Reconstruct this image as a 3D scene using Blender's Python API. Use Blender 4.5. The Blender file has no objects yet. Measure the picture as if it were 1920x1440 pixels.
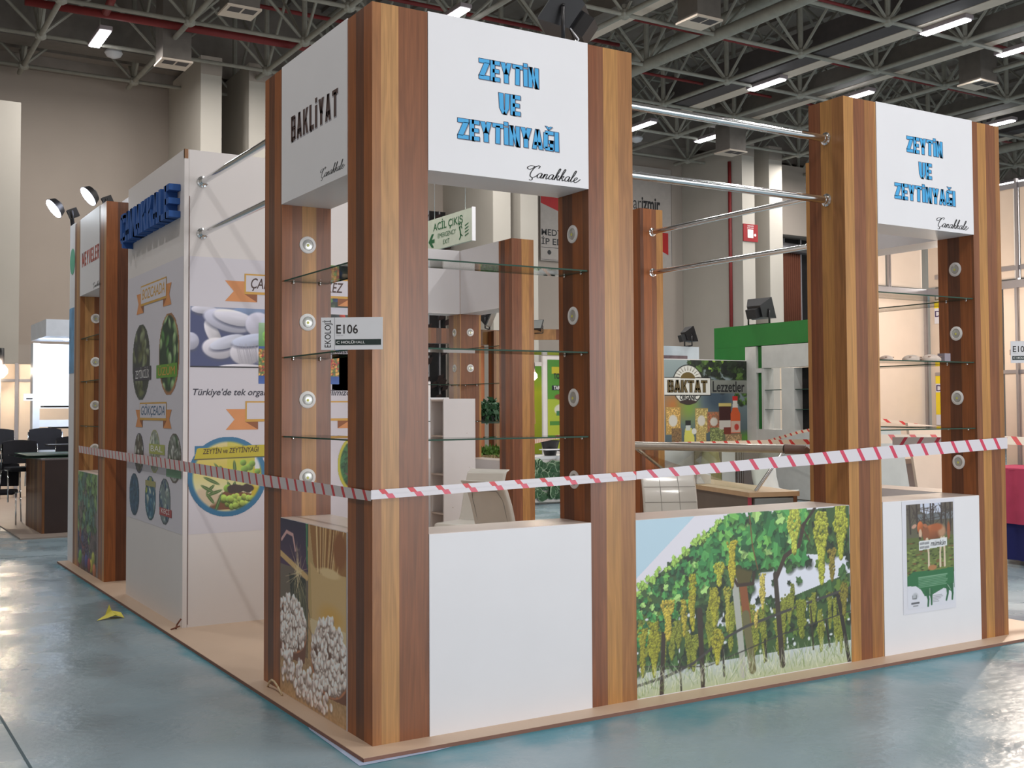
import bpy, math, random
import numpy as np
from mathutils import Vector, Matrix
random.seed(7); RS = np.random.RandomState(11)
SC = bpy.context.scene
COL = SC.collection

# ------------------------------------------------------------------ camera
cd = bpy.data.cameras.new('camera'); CAM = bpy.data.objects.new('camera', cd); COL.objects.link(CAM)
SC.camera = CAM
YAW, PITCH, ROLL = -0.55645, 0.03540, -0.005598
F_PX, SX, SY = 2121.21, 33.53, -29.56
cd.sensor_width = 36.0; cd.lens = F_PX / 1920 * 36.0
cd.shift_x = -SX / 1920; cd.shift_y = SY / 1920
cd.clip_start = 0.05; cd.clip_end = 300
fw = Vector((-math.sin(YAW) * math.cos(PITCH), math.cos(YAW) * math.cos(PITCH), math.sin(PITCH)))
rt = Vector((math.cos(YAW), math.sin(YAW), 0)); up = rt.cross(fw)
r2 = math.cos(ROLL) * rt + math.sin(ROLL) * up; u2 = -math.sin(ROLL) * rt + math.cos(ROLL) * up
CAM.matrix_world = Matrix(((r2.x, u2.x, -fw.x, -2.2251), (r2.y, u2.y, -fw.y, -5.0105), (r2.z, u2.z, -fw.z, 1.6), (0, 0, 0, 1)))

# ------------------------------------------------------------------ world, lights, exposure
W = bpy.data.worlds.new('world'); SC.world = W; W.use_nodes = True
W.node_tree.nodes['Background'].inputs[0].default_value = (1.0, 0.985, 0.97, 1)
W.node_tree.nodes['Background'].inputs[1].default_value = 0.84
SC.view_settings.view_transform = 'Standard'; SC.view_settings.look = 'None'
SC.view_settings.exposure = 0.06; SC.view_settings.gamma = 1.0; SC.view_settings.use_curve_mapping = False

def area(name, loc, target, sx, sy, power, color=(1, 1, 1)):
    l = bpy.data.lights.new(name, 'AREA'); l.shape = 'RECTANGLE'; l.size = sx; l.size_y = sy; l.energy = power; l.color = color
    o = bpy.data.objects.new(name, l); COL.objects.link(o); o.location = loc
    o.rotation_euler = (Vector(target) - Vector(loc)).to_track_quat('-Z', 'Y').to_euler()
    return o
def point(name, loc, power, color, r=0.05):
    l = bpy.data.lights.new(name, 'POINT'); l.energy = power; l.color = color; l.shadow_soft_size = r
    o = bpy.data.objects.new(name, l); COL.objects.link(o); o.location = loc; return o
area('gate_daylight', (7.5, -13, 2.4), (2.5, 0, .3), 9, 4.2, 700, (0.97, 0.97, 1.0))      # open loading gate of the hall
area('aisle_added_light', (15, -1.5, 3.4), (5.5, -0.6, 0.0), 3, 3, 500, (1.0, 0.95, 0.88))       # added light that gives the right floor its sheen
point('booth_lamp_right', (7.7, 2.6, 2.55), 48, (1.0, 0.86, 0.74), 0.15)
point('booth_lamp_right_two', (7.6, 0.4, 2.55), 26, (1.0, 0.86, 0.74), 0.15)
_l = bpy.data.lights.new('booth_spot', 'SPOT'); _l.energy = 420; _l.color = (1.0, 0.84, 0.70); _l.spot_size = math.radians(80); _l.spot_blend = .35; _l.shadow_soft_size = .04
_o = bpy.data.objects.new('booth_spot', _l); COL.objects.link(_o); _o.location = (8.3, 1.85, 2.6); _o.rotation_euler = (Vector((5.3, -1.0, 0)) - Vector((8.3, 1.85, 2.6))).to_track_quat('-Z', 'Y').to_euler()

# ------------------------------------------------------------------ materials
def lin(c):
    c = np.asarray(c, float) / 255.0
    return np.where(c <= 0.04045, c / 12.92, ((c + 0.055) / 1.055) ** 2.4)
MATS = {}
def mat(name, rgb, rough=0.6, metal=0.0, var=0.05, scale=6.0, bump=0.0, spec=0.5, emit=None, estr=0, trans=0.0, coat=0.0):
    if name in MATS: return MATS[name]
    m = bpy.data.materials.new(name); m.use_nodes = True; nt = m.node_tree; b = nt.nodes['Principled BSDF']
    c = lin(rgb)
    tc = nt.nodes.new('ShaderNodeTexCoord'); nz = nt.nodes.new('ShaderNodeTexNoise'); nz.inputs['Scale'].default_value = scale; nz.inputs['Detail'].default_value = 3
    nt.links.new(tc.outputs['Object'], nz.inputs['Vector'])
    rp = nt.nodes.new('ShaderNodeValToRGB')
    rp.color_ramp.elements[0].position = 0.3; rp.color_ramp.elements[1].position = 0.7
    rp.color_ramp.elements[0].color = (*[float(x * (1 - var)) for x in c], 1); rp.color_ramp.elements[1].color = (*[float(min(1, x * (1 + var))) for x in c], 1)
    nt.links.new(nz.outputs['Fac'], rp.inputs['Fac']); nt.links.new(rp.outputs['Color'], b.inputs['Base Color'])
    b.inputs['Roughness'].default_value = rough; b.inputs['Metallic'].default_value = metal; b.inputs['Specular IOR Level'].default_value = spec
    if coat: b.inputs['Coat Weight'].default_value = coat; b.inputs['Coat Roughness'].default_value = 0.08
    if trans: b.inputs['Transmission Weight'].default_value = trans
    if emit is not None:
        e = lin(emit); b.inputs['Emission Color'].default_value = (*[float(x) for x in e], 1); b.inputs['Emission Strength'].default_value = estr
    if bump:
        bp = nt.nodes.new('ShaderNodeBump'); bp.inputs['Strength'].default_value = bump; bp.inputs['Distance'].default_value = 0.01
        n2 = nt.nodes.new('ShaderNodeTexNoise'); n2.inputs['Scale'].default_value = scale * 8; nt.links.new(tc.outputs['Object'], n2.inputs['Vector'])
        nt.links.new(n2.outputs['Fac'], bp.inputs['Height']); nt.links.new(bp.outputs['Normal'], b.inputs['Normal'])
    MATS[name] = m; return m

def wood_mat(name, tint=(1, 1, 1), rough=0.33):
    m = bpy.data.materials.new(name); m.use_nodes = True; nt = m.node_tree; N = nt.nodes; L = nt.links; b = N['Principled BSDF']
    uv = N.new('ShaderNodeUVMap'); uv.uv_map = 'UVMap'
    sp = N.new('ShaderNodeSeparateXYZ'); L.new(uv.outputs['UV'], sp.inputs[0])
    dv = N.new('ShaderNodeMath'); dv.operation = 'DIVIDE'; dv.inputs[1].default_value = 1.2; L.new(sp.outputs['X'], dv.inputs[0])
    fr = N.new('ShaderNodeMath'); fr.operation = 'FRACT'; L.new(dv.outputs[0], fr.inputs[0])
    rp = N.new('ShaderNodeValToRGB'); cr = rp.color_ramp; cr.interpolation = 'CONSTANT'
    MID, LIG, BRN, RED, GLD, TAN, ORG, DRK = (160, 112, 70), (186, 144, 94), (134, 86, 56), (128, 78, 48), (184, 138, 80), (160, 114, 68), (156, 96, 54), (106, 66, 44)
    st = [(0, MID), (.045, LIG), (.137, BRN), (.30, RED), (.36, BRN), (.40, GLD), (.50, TAN), (.60, ORG), (.70, DRK), (.80, ORG), (.90, BRN), (.96, GLD), (1.05, BRN), (1.15, TAN)]
    while len(cr.elements) < len(st): cr.elements.new(0.5)
    for e, (p, c) in zip(cr.elements, st):
        e.position = p / 1.2; cc = lin(c) * np.array(tint); e.color = (*[float(x) for x in cc], 1)
    L.new(fr.outputs[0], rp.inputs[0])
    cb = N.new('ShaderNodeCombineXYZ')
    a1 = N.new('ShaderNodeMath'); a1.operation = 'MULTIPLY'; a1.inputs[1].default_value = 70; L.new(sp.outputs['X'], a1.inputs[0])
    a2 = N.new('ShaderNodeMath'); a2.operation = 'MULTIPLY'; a2.inputs[1].default_value = 1.6; L.new(sp.outputs['Y'], a2.inputs[0])
    L.new(a1.outputs[0], cb.inputs[0]); L.new(a2.outputs[0], cb.inputs[1])
    nz = N.new('ShaderNodeTexNoise'); nz.inputs['Scale'].default_value = 1.0; nz.inputs['Detail'].default_value = 5; nz.inputs['Distortion'].default_value = 1.2; L.new(cb.outputs[0], nz.inputs['Vector'])
    cb2 = N.new('ShaderNodeCombineXYZ')
    b1 = N.new('ShaderNodeMath'); b1.operation = 'MULTIPLY'; b1.inputs[1].default_value = 14; L.new(sp.outputs['X'], b1.inputs[0])
    b2 = N.new('ShaderNodeMath'); b2.operation = 'MULTIPLY'; b2.inputs[1].default_value = 1.1; L.new(sp.outputs['Y'], b2.inputs[0])
    L.new(b1.outputs[0], cb2.inputs[0]); L.new(b2.outputs[0], cb2.inputs[1])
    wv = N.new('ShaderNodeTexNoise'); wv.inputs['Scale'].default_value = 1.0; wv.inputs['Detail'].default_value = 2; wv.inputs['Distortion'].default_value = 2.5; L.new(cb2.outputs[0], wv.inputs['Vector'])
    mp = N.new('ShaderNodeMapRange'); mp.inputs['From Min'].default_value = .3; mp.inputs['From Max'].default_value = .7; mp.inputs['To Min'].default_value = .82; mp.inputs['To Max'].default_value = 1.12; L.new(nz.outputs['Fac'], mp.inputs['Value'])
    mp2 = N.new('ShaderNodeMapRange'); mp2.inputs['From Min'].default_value = .3; mp2.inputs['From Max'].default_value = .7; mp2.inputs['To Min'].default_value = .84; mp2.inputs['To Max'].default_value = 1.14; L.new(wv.outputs['Fac'], mp2.inputs['Value'])
    mm = N.new('ShaderNodeMath'); mm.operation = 'MULTIPLY'; L.new(mp.outputs[0], mm.inputs[0]); L.new(mp2.outputs[0], mm.inputs[1])
    vm = N.new('ShaderNodeVectorMath'); vm.operation = 'SCALE'; L.new(rp.outputs['Color'], vm.inputs[0]); L.new(mm.outputs[0], vm.inputs['Scale'])
    L.new(vm.outputs[0], b.inputs['Base Color']); b.inputs['Roughness'].default_value = rough; b.inputs['Specular IOR Level'].default_value = .42
    MATS[name] = m; return m
WOOD = wood_mat('plum_wood_laminate', (.90, .83, .78))
WOODD = wood_mat('dark_wood_laminate', (.5, .45, .42), .4)

def print_mat():
    m = bpy.data.materials.new('printed_vinyl'); m.use_nodes = True; nt = m.node_tree; b = nt.nodes['Principled BSDF']
    a = nt.nodes.new('ShaderNodeVertexColor'); a.layer_name = 'ink'
    nt.links.new(a.outputs['Color'], b.inputs['Base Color']); b.inputs['Roughness'].default_value = 0.45
    return m
PRINT = print_mat()

def glass_mat(name, tint, rough=0.0):
    m = bpy.data.materials.new(name); m.use_nodes = True; nt = m.node_tree; N = nt.nodes; N.remove(N['Principled BSDF']); out = N['Material Output']
    t = N.new('ShaderNodeBsdfTransparent'); t.inputs[0].default_value = (*tint, 1); g = N.new('ShaderNodeBsdfGlossy'); g.inputs['Roughness'].default_value = rough
    f = N.new('ShaderNodeFresnel'); ge = N.new('ShaderNodeNewGeometry'); mr = N.new('ShaderNodeMapRange'); mr.inputs['To Min'].default_value = 1.45; mr.inputs['To Max'].default_value = 1 / 1.45; nt.links.new(ge.outputs['Backfacing'], mr.inputs['Value']); nt.links.new(mr.outputs[0], f.inputs[0]); mx = N.new('ShaderNodeMixShader')
    nt.links.new(f.outputs[0], mx.inputs[0]); nt.links.new(t.outputs[0], mx.inputs[1]); nt.links.new(g.outputs[0], mx.inputs[2]); nt.links.new(mx.outputs[0], out.inputs[0])
    MATS[name] = m; return m
GLASS = glass_mat('clear_glass', (.93, .97, .95)); GLASSD = glass_mat('window_glass', (.75, .8, .8))
GEDGE = mat('glass_edge_green', (46, 74, 62), .55, var=.1, spec=.2)
WHITE = mat('white_laminate', (226, 226, 230), .42, var=.012, scale=3)
WHITEW = mat('white_wall_panel', (222, 217, 216), .5, var=.015, scale=1.5)
VINYLW = mat('white_vinyl_print', (212, 209, 218), .55, var=.01, scale=2)
LEDGE = mat('counter_top_laminate', (205, 192, 184), .3, var=.02)
CHROME = mat('chrome', (225, 228, 230), .12, 1.0, var=.02)
ALU = mat('aluminium_profile', (168, 166, 170), .35, .8, var=.04)
GREYTUBE = mat('brushed_steel_rail', (176, 172, 164), .32, .7, var=.05, scale=20)
BLACK = mat('black_plastic', (28, 27, 30), .45, var=.2)
DARK = mat('dark_opening', (16, 13, 14), .8, var=.3)
BLUEFOAM = mat('blue_foam', (44, 88, 156), .8, var=.05)
INKBLUE = mat('ink_light_blue', (62, 165, 222), .5, var=.02); INKNAVY = mat('ink_navy_outline', (38, 44, 78), .5)
INKBROWN = mat('ink_brown', (74, 52, 48), .5, var=.15, scale=30); INKSHADOW = mat('ink_grey_shadow', (160, 158, 166), .6); INKBLACK = mat('ink_black', (24, 24, 28), .5)
INKRED = mat('ink_red', (190, 96, 84), .55); INKGREEN = mat('ink_green', (22, 92, 52), .5); INKWHITE = mat('ink_white', (235, 235, 235), .5)
PAINTW = mat('hall_wall_paint', (170, 159, 149), .85, var=.04, scale=.6); PAINTL = mat('hall_pillar_paint', (186, 180, 170), .85, var=.04, scale=.8)
TRUSS = mat('truss_paint', (150, 148, 138), .6, var=.1); DECK = mat('roof_deck', (140, 132, 125), .8, var=.12, scale=2)
DUCT = mat('galvanised_duct', (112, 106, 100), .55, .2, var=.08); DUCTD = mat('dark_duct', (80, 74, 74), .7, var=.08)
REDP = mat('red_pipe_paint', (122, 34, 34), .6)
BEIGEP = mat('beige_booth_panel', (214, 198, 182), .55, var=.02)
LED = mat('led_diffuser', (255, 255, 255), .5, emit=(250, 250, 255), estr=14)
LAMPW = mat('floodlight_glow', (255, 255, 255), .5, emit=(225, 232, 255), estr=16)
BULB = mat('bulb_glow', (255, 230, 200), .5, emit=(255, 226, 190), estr=14)
LEATHER = mat('cream_leatherette', (206, 204, 196), .32, var=.03, coat=.3)
PLATF = mat('platform_board', (196, 172, 150), .45, var=.05, scale=1.2)
LEAF = mat('leaf_green', (46, 84, 52), .5, var=.35, scale=14); LEAFB = mat('leaf_bright', (92, 128, 52), .5, var=.3, scale=14); LEAFE = mat('leaf_pale_edge', (150, 175, 145), .5, var=.2)
CRATE = mat('crate_wood', (128, 104, 70), .75, var=.2, scale=12)

# ------------------------------------------------------------------ geometry helpers
def wloc(o):
    v = Vector((0, 0, 0))
    while o is not None: v += o.location; o = o.parent
    return v
def tag(o, label=None, cat=None, group=None, kind=None):
    if label: o['label'] = label
    if cat: o['category'] = cat
    if group: o['group'] = group
    if kind: o['kind'] = kind
    return o
def thing(name, label, cat, loc=(0, 0, 0), rz=0, group=None):
    o = bpy.data.objects.new(name, None); COL.objects.link(o); o.location = loc; o.rotation_euler = (0, 0, rz); o.empty_display_size = .1
    return tag(o, label, cat, group)
class MB:
    def __init__(s): s.v = []; s.f = []; s.uv = []; s.sm = []
    def poly(s, pts, uvs=None, smooth=False):
        b = len(s.v); s.v += [tuple(p) for p in pts]; s.f.append(tuple(range(b, b + len(pts)))); s.uv.append(uvs or [(0, 0)] * len(pts)); s.sm.append(smooth); return s
    def box(s, x0, x1, y0, y1, z0, z1, off=(0, .6, .3, .9)):
        oF, oL, oR, oB = off
        P = lambda x, y, z: (x, y, z)
        s.poly([P(x0, y0, z0), P(x1, y0, z0), P(x1, y0, z1), P(x0, y0, z1)], [(oF, z0), (oF + x1 - x0, z0), (oF + x1 - x0, z1), (oF, z1)])
        s.poly([P(x1, y1, z0), P(x0, y1, z0), P(x0, y1, z1), P(x1, y1, z1)], [(oB, z0), (oB + x1 - x0, z0), (oB + x1 - x0, z1), (oB, z1)])
        s.poly([P(x0, y1, z0), P(x0, y0, z0), P(x0, y0, z1), P(x0, y1, z1)], [(oL, z0), (oL + y1 - y0, z0), (oL + y1 - y0, z1), (oL, z1)])
        s.poly([P(x1, y0, z0), P(x1, y1, z0), P(x1, y1, z1), P(x1, y0, z1)], [(oR, z0), (oR + y1 - y0, z0), (oR + y1 - y0, z1), (oR, z1)])
        s.poly([P(x0, y0, z1), P(x1, y0, z1), P(x1, y1, z1), P(x0, y1, z1)], [(0, 0), (x1 - x0, 0), (x1 - x0, y1 - y0), (0, y1 - y0)])
        s.poly([P(x0, y1, z0), P(x1, y1, z0), P(x1, y0, z0), P(x0, y0, z0)], [(0, 0), (x1 - x0, 0), (x1 - x0, y1 - y0), (0, y1 - y0)])
        return s
    def obox(s, c, ax, ay, az):
        c, ax, ay, az = map(Vector, (c, ax, ay, az)); q = lambda i, j, k: c + ax * i + ay * j + az * k
        for a in ([(-1, -1, -1), (1, -1, -1), (1, -1, 1), (-1, -1, 1)], [(1, 1, -1), (-1, 1, -1), (-1, 1, 1), (1, 1, 1)], [(-1, 1, -1), (-1, -1, -1), (-1, -1, 1), (-1, 1, 1)],
                  [(1, -1, -1), (1, 1, -1), (1, 1, 1), (1, -1, 1)], [(-1, -1, 1), (1, -1, 1), (1, 1, 1), (-1, 1, 1)], [(-1, 1, -1), (1, 1, -1), (1, -1, -1), (-1, -1, -1)]):
            s.poly([q(*t) for t in a], [(0, 0), (.3, 0), (.3, .3), (0, .3)])
        return s
    def tube(s, p, q, r, n=10, r2=None, caps=True):
        p, q = Vector(p), Vector(q); d = (q - p).normalized(); a = d.orthogonal().normalized(); b = d.cross(a); r2 = r if r2 is None else r2
        A = [p + (a * math.cos(t) + b * math.sin(t)) * r for t in [2 * math.pi * i / n for i in range(n)]]
        B = [q + (a * math.cos(t) + b * math.sin(t)) * r2 for t in [2 * math.pi * i / n for i in range(n)]]
        for i in range(n): s.poly([A[i], A[(i + 1) % n], B[(i + 1) % n], B[i]], smooth=True)
        if caps: s.poly(A[::-1]); s.poly(B)
        return s
    def path(s, pts, r, n=8):
        for i in range(len(pts) - 1): s.tube(pts[i], pts[i + 1], r, n)
        return s
    def lathe(s, c, axis, prof, n=20):
        c = Vector(c); d = Vector(axis).normalized(); a = d.orthogonal().normalized(); b = d.cross(a)
        R = [[c + d * h + (a * math.cos(2 * math.pi * i / n) + b * math.sin(2 * math.pi * i / n)) * r for i in range(n)] for r, h in prof]
        for k in range(len(R) - 1):
            for i in range(n): s.poly([R[k][i], R[k][(i + 1) % n], R[k + 1][(i + 1) % n], R[k + 1][i]], smooth=True)
        s.poly(R[0][::-1]); s.poly(R[-1]); return s
    def prism(s, pts, d):
        """closed planar outline pts extruded by vector d"""
        pts = [Vector(p) for p in pts]; d = Vector(d); q = [p + d for p in pts]; n = len(pts)
        s.poly(pts[::-1]); s.poly(q)
        for i in range(n): s.poly([pts[i], pts[(i + 1) % n], q[(i + 1) % n], q[i]])
        return s
    def mesh(s, name, off=(0, 0, 0)):
        me = bpy.data.meshes.new(name); o = Vector(off)
        me.from_pydata([(v[0] - o.x, v[1] - o.y, v[2] - o.z) for v in s.v], [], s.f)
        ul = me.uv_layers.new(name='UVMap'); ul.data.foreach_set('uv', [c for f in s.uv for p in f for c in p])
        me.polygons.foreach_set('use_smooth', s.sm); me.update(); return me
    def build(s, name, m, parent=None, local=False, weld=False):
        me = s.mesh(name, (0, 0, 0) if (local or parent is None) else wloc(parent)); me.materials.append(m)
        o = bpy.data.objects.new(name, me); COL.objects.link(o); o.parent = parent
        if weld or any(s.sm):
            import bmesh
            bm = bmesh.new(); bm.from_mesh(me); bmesh.ops.remove_doubles(bm, verts=bm.verts, dist=1e-5); bmesh.ops.recalc_face_normals(bm, faces=bm.faces)
            for e in bm.edges:
                if len(e.link_faces) == 2 and e.calc_face_angle(0) > .7: e.smooth = False
            bm.to_mesh(me); bm.free()
        return o
def box(name, x0, x1, y0, y1, z0, z1, m, parent=None, off=(0, .6, .3, .9), bevel=0, local=False):
    o = MB().box(min(x0, x1), max(x0, x1), min(y0, y1), max(y0, y1), z0, z1, off).build(name, m, parent, local, weld=bevel > 0)
    if bevel:
        md = o.modifiers.new('bevel', 'BEVEL'); md.width = bevel; md.segments = 2
    return o
def struct(name, mb, m): return tag(mb.build(name, m), kind='structure')
def copytree(o, parent=None):
    c = o.copy(); COL.objects.link(c); c.parent = parent
    for ch in list(o.children): copytree(ch, c)
    return c

class Frame:
    """a flat plane in the scene: origin O, U to the reader's right, V up, N outwards"""
    def __init__(s, O, U, V, N): s.O, s.U, s.V, s.N = map(Vector, (O, U, V, N))
    def p(s, u, v, n=0): return s.O + s.U * u + s.V * v + s.N * n
def front(x, y, z=0): return Frame((x, y, z), (1, 0, 0), (0, 0, 1), (0, -1, 0))
def side(x, y, z=0): return Frame((x, y, z), (0, -1, 0), (0, 0, 1), (-1, 0, 0))

# ---------- block lettering
def R_(a, b, c, d): return [(a, b), (c, b), (c, d), (a, d)]
GLY = {
 'Z': (5, [R_(0, 8.1, 5, 10), [(0, 1.6), (2.4, 1.6), (5, 8.4), (2.6, 8.4)], R_(0, 0, 5, 1.9)]),
 'E': (4.5, [R_(0, 0, 2, 10), R_(1, 8.1, 4.5, 10), R_(1, 4.1, 4.1, 5.9), R_(1, 0, 4.5, 1.9)]),
 'Y': (5.2, [[(0, 10), (2.1, 10), (3.6, 4.3), (1.6, 4.3)], [(5.2, 10), (3.1, 10), (1.6, 4.3), (3.6, 4.3)], R_(1.6, 0, 3.6, 5)]),
 'T': (5, [R_(0, 8.1, 5, 10), R_(1.5, 0, 3.5, 9)]),
 'I': (2, [R_(0, 0, 2, 10)]), 'İ': (2, [R_(0, 0, 2, 8.6), R_(.1, 9.6, 1.9, 11.4)]),
 'N': (5, [R_(0, 0, 1.8, 10), R_(3.2, 0, 5, 10), [(.3, 10), (1.9, 10), (4.7, 0), (3.1, 0)]]),
 'V': (5, [[(0, 10), (2, 10), (2.3, 2.2), (3.2, 0), (1.6, 0), (.4, 2.6)], [(5, 10), (3, 10), (2.9, 2.2), (2, 0), (3.4, 0), (4.6, 2.6)]]),
 'A': (5.2, [[(0, 0), (1.9, 0), (3.3, 10), (1.7, 10)], [(5.2, 0), (3.3, 0), (1.9, 10), (3.5, 10)], R_(1, 1.9, 4.2, 3.6)]),
 'G': (5, [R_(0, 1, 2, 9), R_(.8, 8.2, 4.9, 10), R_(.8, 0, 4.6, 1.8), R_(3.1, 0.4, 5, 5.2), R_(2.5, 3.6, 4.9, 5.2)]),
 'B': (4.8, [R_(0, 0, 1.9, 10), R_(1, 8.4, 4, 10), R_(1, 4.3, 4.1, 5.8), R_(1, 0, 4.2, 1.6), R_(2.9, .8, 4.8, 4.9), R_(2.8, 5.3, 4.6, 9.3)]),
 'K': (5.2, [R_(0, 0, 1.9, 10), [(1.6, 4), (3, 5), (5.1, 10), (3.2, 10)], [(1.9, 5.2), (3.2, 6.2), (5.3, 0), (3.4, 0)]]),
 'L': (4.3, [R_(0, 0, 1.9, 10), R_(1, 0, 4.3, 1.9)]),
 'M': (6.8, [R_(0, 0, 1.8, 10), R_(5, 0, 6.8, 10), [(.2, 10), (2, 10), (4.2, 2), (2.6, 2)], [(6.6, 10), (4.8, 10), (2.6, 2), (4.2, 2)]]),
 'R': (4.9, [R_(0, 0, 1.9, 10), R_(1, 8.4, 4, 10), R_(1, 4.2, 4, 5.8), R_(2.8, 5, 4.7, 9.3), [(1.9, 4.6), (3.6, 4.6), (5.1, 0), (3.2, 0)]]),
 'C': (4.8, [R_(0, 1, 2, 9), R_(.8, 8.2, 4.8, 10), R_(.8, 0, 4.8, 1.8), R_(2.9, 6.8, 4.8, 9.4), R_(2.9, .6, 4.8, 3.2)]),
}
GLY['Ğ'] = (5, GLY['G'][1] + [[(.9, 12.3), (1.7, 12.3), (2.6, 11.6), (2.2, 10.7)], [(4.1, 12.3), (3.3, 12.3), (2.2, 11.6), (2.6, 10.7)]])
GLY['Ç'] = (4.8, GLY['C'][1] + [[(2, 0), (3.1, 0), (3.3, -2), (1.9, -1.6)]])
def grow(poly, o):
    n = len(poly); ar = sum(poly[i][0] * poly[(i + 1) % n][1] - poly[(i + 1) % n][0] * poly[i][1] for i in range(n)); P = poly if ar > 0 else poly[::-1]
    out = []
    for i in range(n):
        a, b, c = [Vector(P[(i + k) % n]) for k in (-1, 0, 1)]; d1 = (b - a).normalized(); d2 = (c - b).normalized()
        n1 = Vector((d1.y, -d1.x)); n2 = Vector((d2.y, -d2.x)); k = 1 + n1.dot(n2); t = (n1 + n2) / max(k, .35); out.append(tuple(b + t * o))
    return out
def block_text(fr, txt, u0, v0, width, h, m, parent, name='lettering', lift=.001, outline=None, shadow=None, depth=0, gap=.45, slant=0, wob=0, letters=False):
    tot = sum(GLY[c][0] for c in txt) + gap * (len(txt) - 1); sx = width / tot; sy = h / 10; rr = random.Random(len(txt))
    lay = [(m, 0, lift, 0, 0, name)]
    if outline: lay.insert(0, (outline, .28, lift * .6, 0, 0, name + '_outline'))
    if shadow: lay.insert(0, (shadow, .25, lift * .3, .35, -.35, name + '_shadow'))
    res = []
    for mm, gr, n0, du, dv, nm in lay:
        mb = MB(); x = 0
        for c in txt:
            w, polys = GLY[c]; ang = wob * math.sin(x * 1.7)
            if letters: mb = MB()
            for pl in polys:
                q = grow(pl, gr) if gr else (pl if sum(pl[i][0] * pl[(i + 1) % len(pl)][1] - pl[(i + 1) % len(pl)][0] * pl[i][1] for i in range(len(pl))) > 0 else pl[::-1])
                pts = [fr.p(u0 + (x + a + du + slant * b + ang * (b - 5)) * sx, v0 + (b + dv - ang * (a - w / 2)) * sy, n0) for a, b in q]
                if depth: mb.prism(pts, fr.N * depth)
                else: mb.poly(pts)
            x += w + gap
            if letters: res.append(mb.build('letter', mm, parent))
        if not letters: res.append(mb.build(nm, mm, parent))
    return res
# ---------- script lettering
SCRIPT = {
 'Ç': (6.2, [[(6.0, 7.4), (6.7, 9.0), (5.6, 9.6), (3.6, 7.8), (2.2, 4.2), (2.2, 1.2), (3.8, .1), (5.6, 1.0), (6.6, 2.4)], [(5.6, 9.6), (4, 8.9), (1.4, 9), (-.4, 8.2), (-.8, 6.8), (.6, 6.0), (2.4, 7.0), (3.4, 8.6)], [(3.6, .1), (4.2, -1.2), (3.4, -2.2), (2.3, -1.7)]]),
 'a': (3.9, [[(3.2, 3.5), (2.3, 4.1), (1.0, 3.3), (.5, 1.5), (1.1, .2), (2.3, .9), (3.3, 3.8)], [(3.3, 3.8), (2.9, 1.2), (3.2, .2), (4.3, 1.4)]]),
 'n': (3.5, [[(.3, 1.6), (1.0, 3.8), (.5, 0)], [(.6, 1.2), (1.7, 3.6), (2.6, 3.5), (2.3, 1.2), (2.7, .1), (3.9, 1.4)]]),
 'k': (3.3, [[(.2, 1.4), (1.8, 5.4), (2.6, 8.6), (2.0, 9.2), (1.2, 6), (.4, 0)], [(.7, 1.8), (1.7, 3.5), (2.6, 3.8), (2.3, 2.6), (1.1, 2.1)], [(1.1, 2.1), (2.0, 1.6), (2.4, .2), (3.6, 1.3)]]),
 'l': (2.1, [[(.1, 1.4), (1.8, 5.4), (2.5, 8.4), (1.9, 9.1), (1.1, 6), (.6, 1.5), (1.1, .1), (2.3, 1.3)]]),
 'e': (3.2, [[(.1, 1.3), (1.7, 2.3), (2.2, 3.5), (1.6, 4.1), (.7, 3.1), (.5, 1.2), (1.4, 0), (2.8, .8), (4.4, 3.0)]]),
}
def script_text(fr, txt, u0, v0, width, h, m, parent, lift=.001, wgt=.62, slant=.25):
    tot = sum(SCRIPT[c][0] for c in txt) + 1; sx = width / tot; sy = h / 9.5; mb = MB(); x = 0
    for c in txt:
        w, st = SCRIPT[c]
        for pl in st:
            P = [Vector(pl[0])] + [Vector(q) for q in pl] + [Vector(pl[-1])]; pts = []
            for i in range(1, len(P) - 2):
                for t in [k / 5 for k in range(5)]:
                    a, b, cc, d = P[i - 1:i + 3]
                    pts.append(.5 * ((2 * b) + (cc - a) * t + (2 * a - 5 * b + 4 * cc - d) * t * t + (3 * b - a - 3 * cc + d) * t ** 3))
            pts.append(P[-1]); L = []
            for i, q in enumerate(pts):
                d = (pts[min(i + 1, len(pts) - 1)] - pts[max(i - 1, 0)]); d = d.normalized() if d.length > 0 else Vector((1, 0))
                nn = Vector((-d.y, d.x)); ww = wgt * (.55 + .6 * abs(d.y)) * .5
                L.append((q + nn * ww, q - nn * ww))
            T = lambda q: fr.p(u0 + (x + q.x + slant * q.y) * sx, v0 + q.y * sy, lift)
            for i in range(len(L) - 1): mb.poly([T(L[i][1]), T(L[i + 1][1]), T(L[i + 1][0]), T(L[i][0])])
        x += w
    return mb.build('script_lettering', m, parent)
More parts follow.
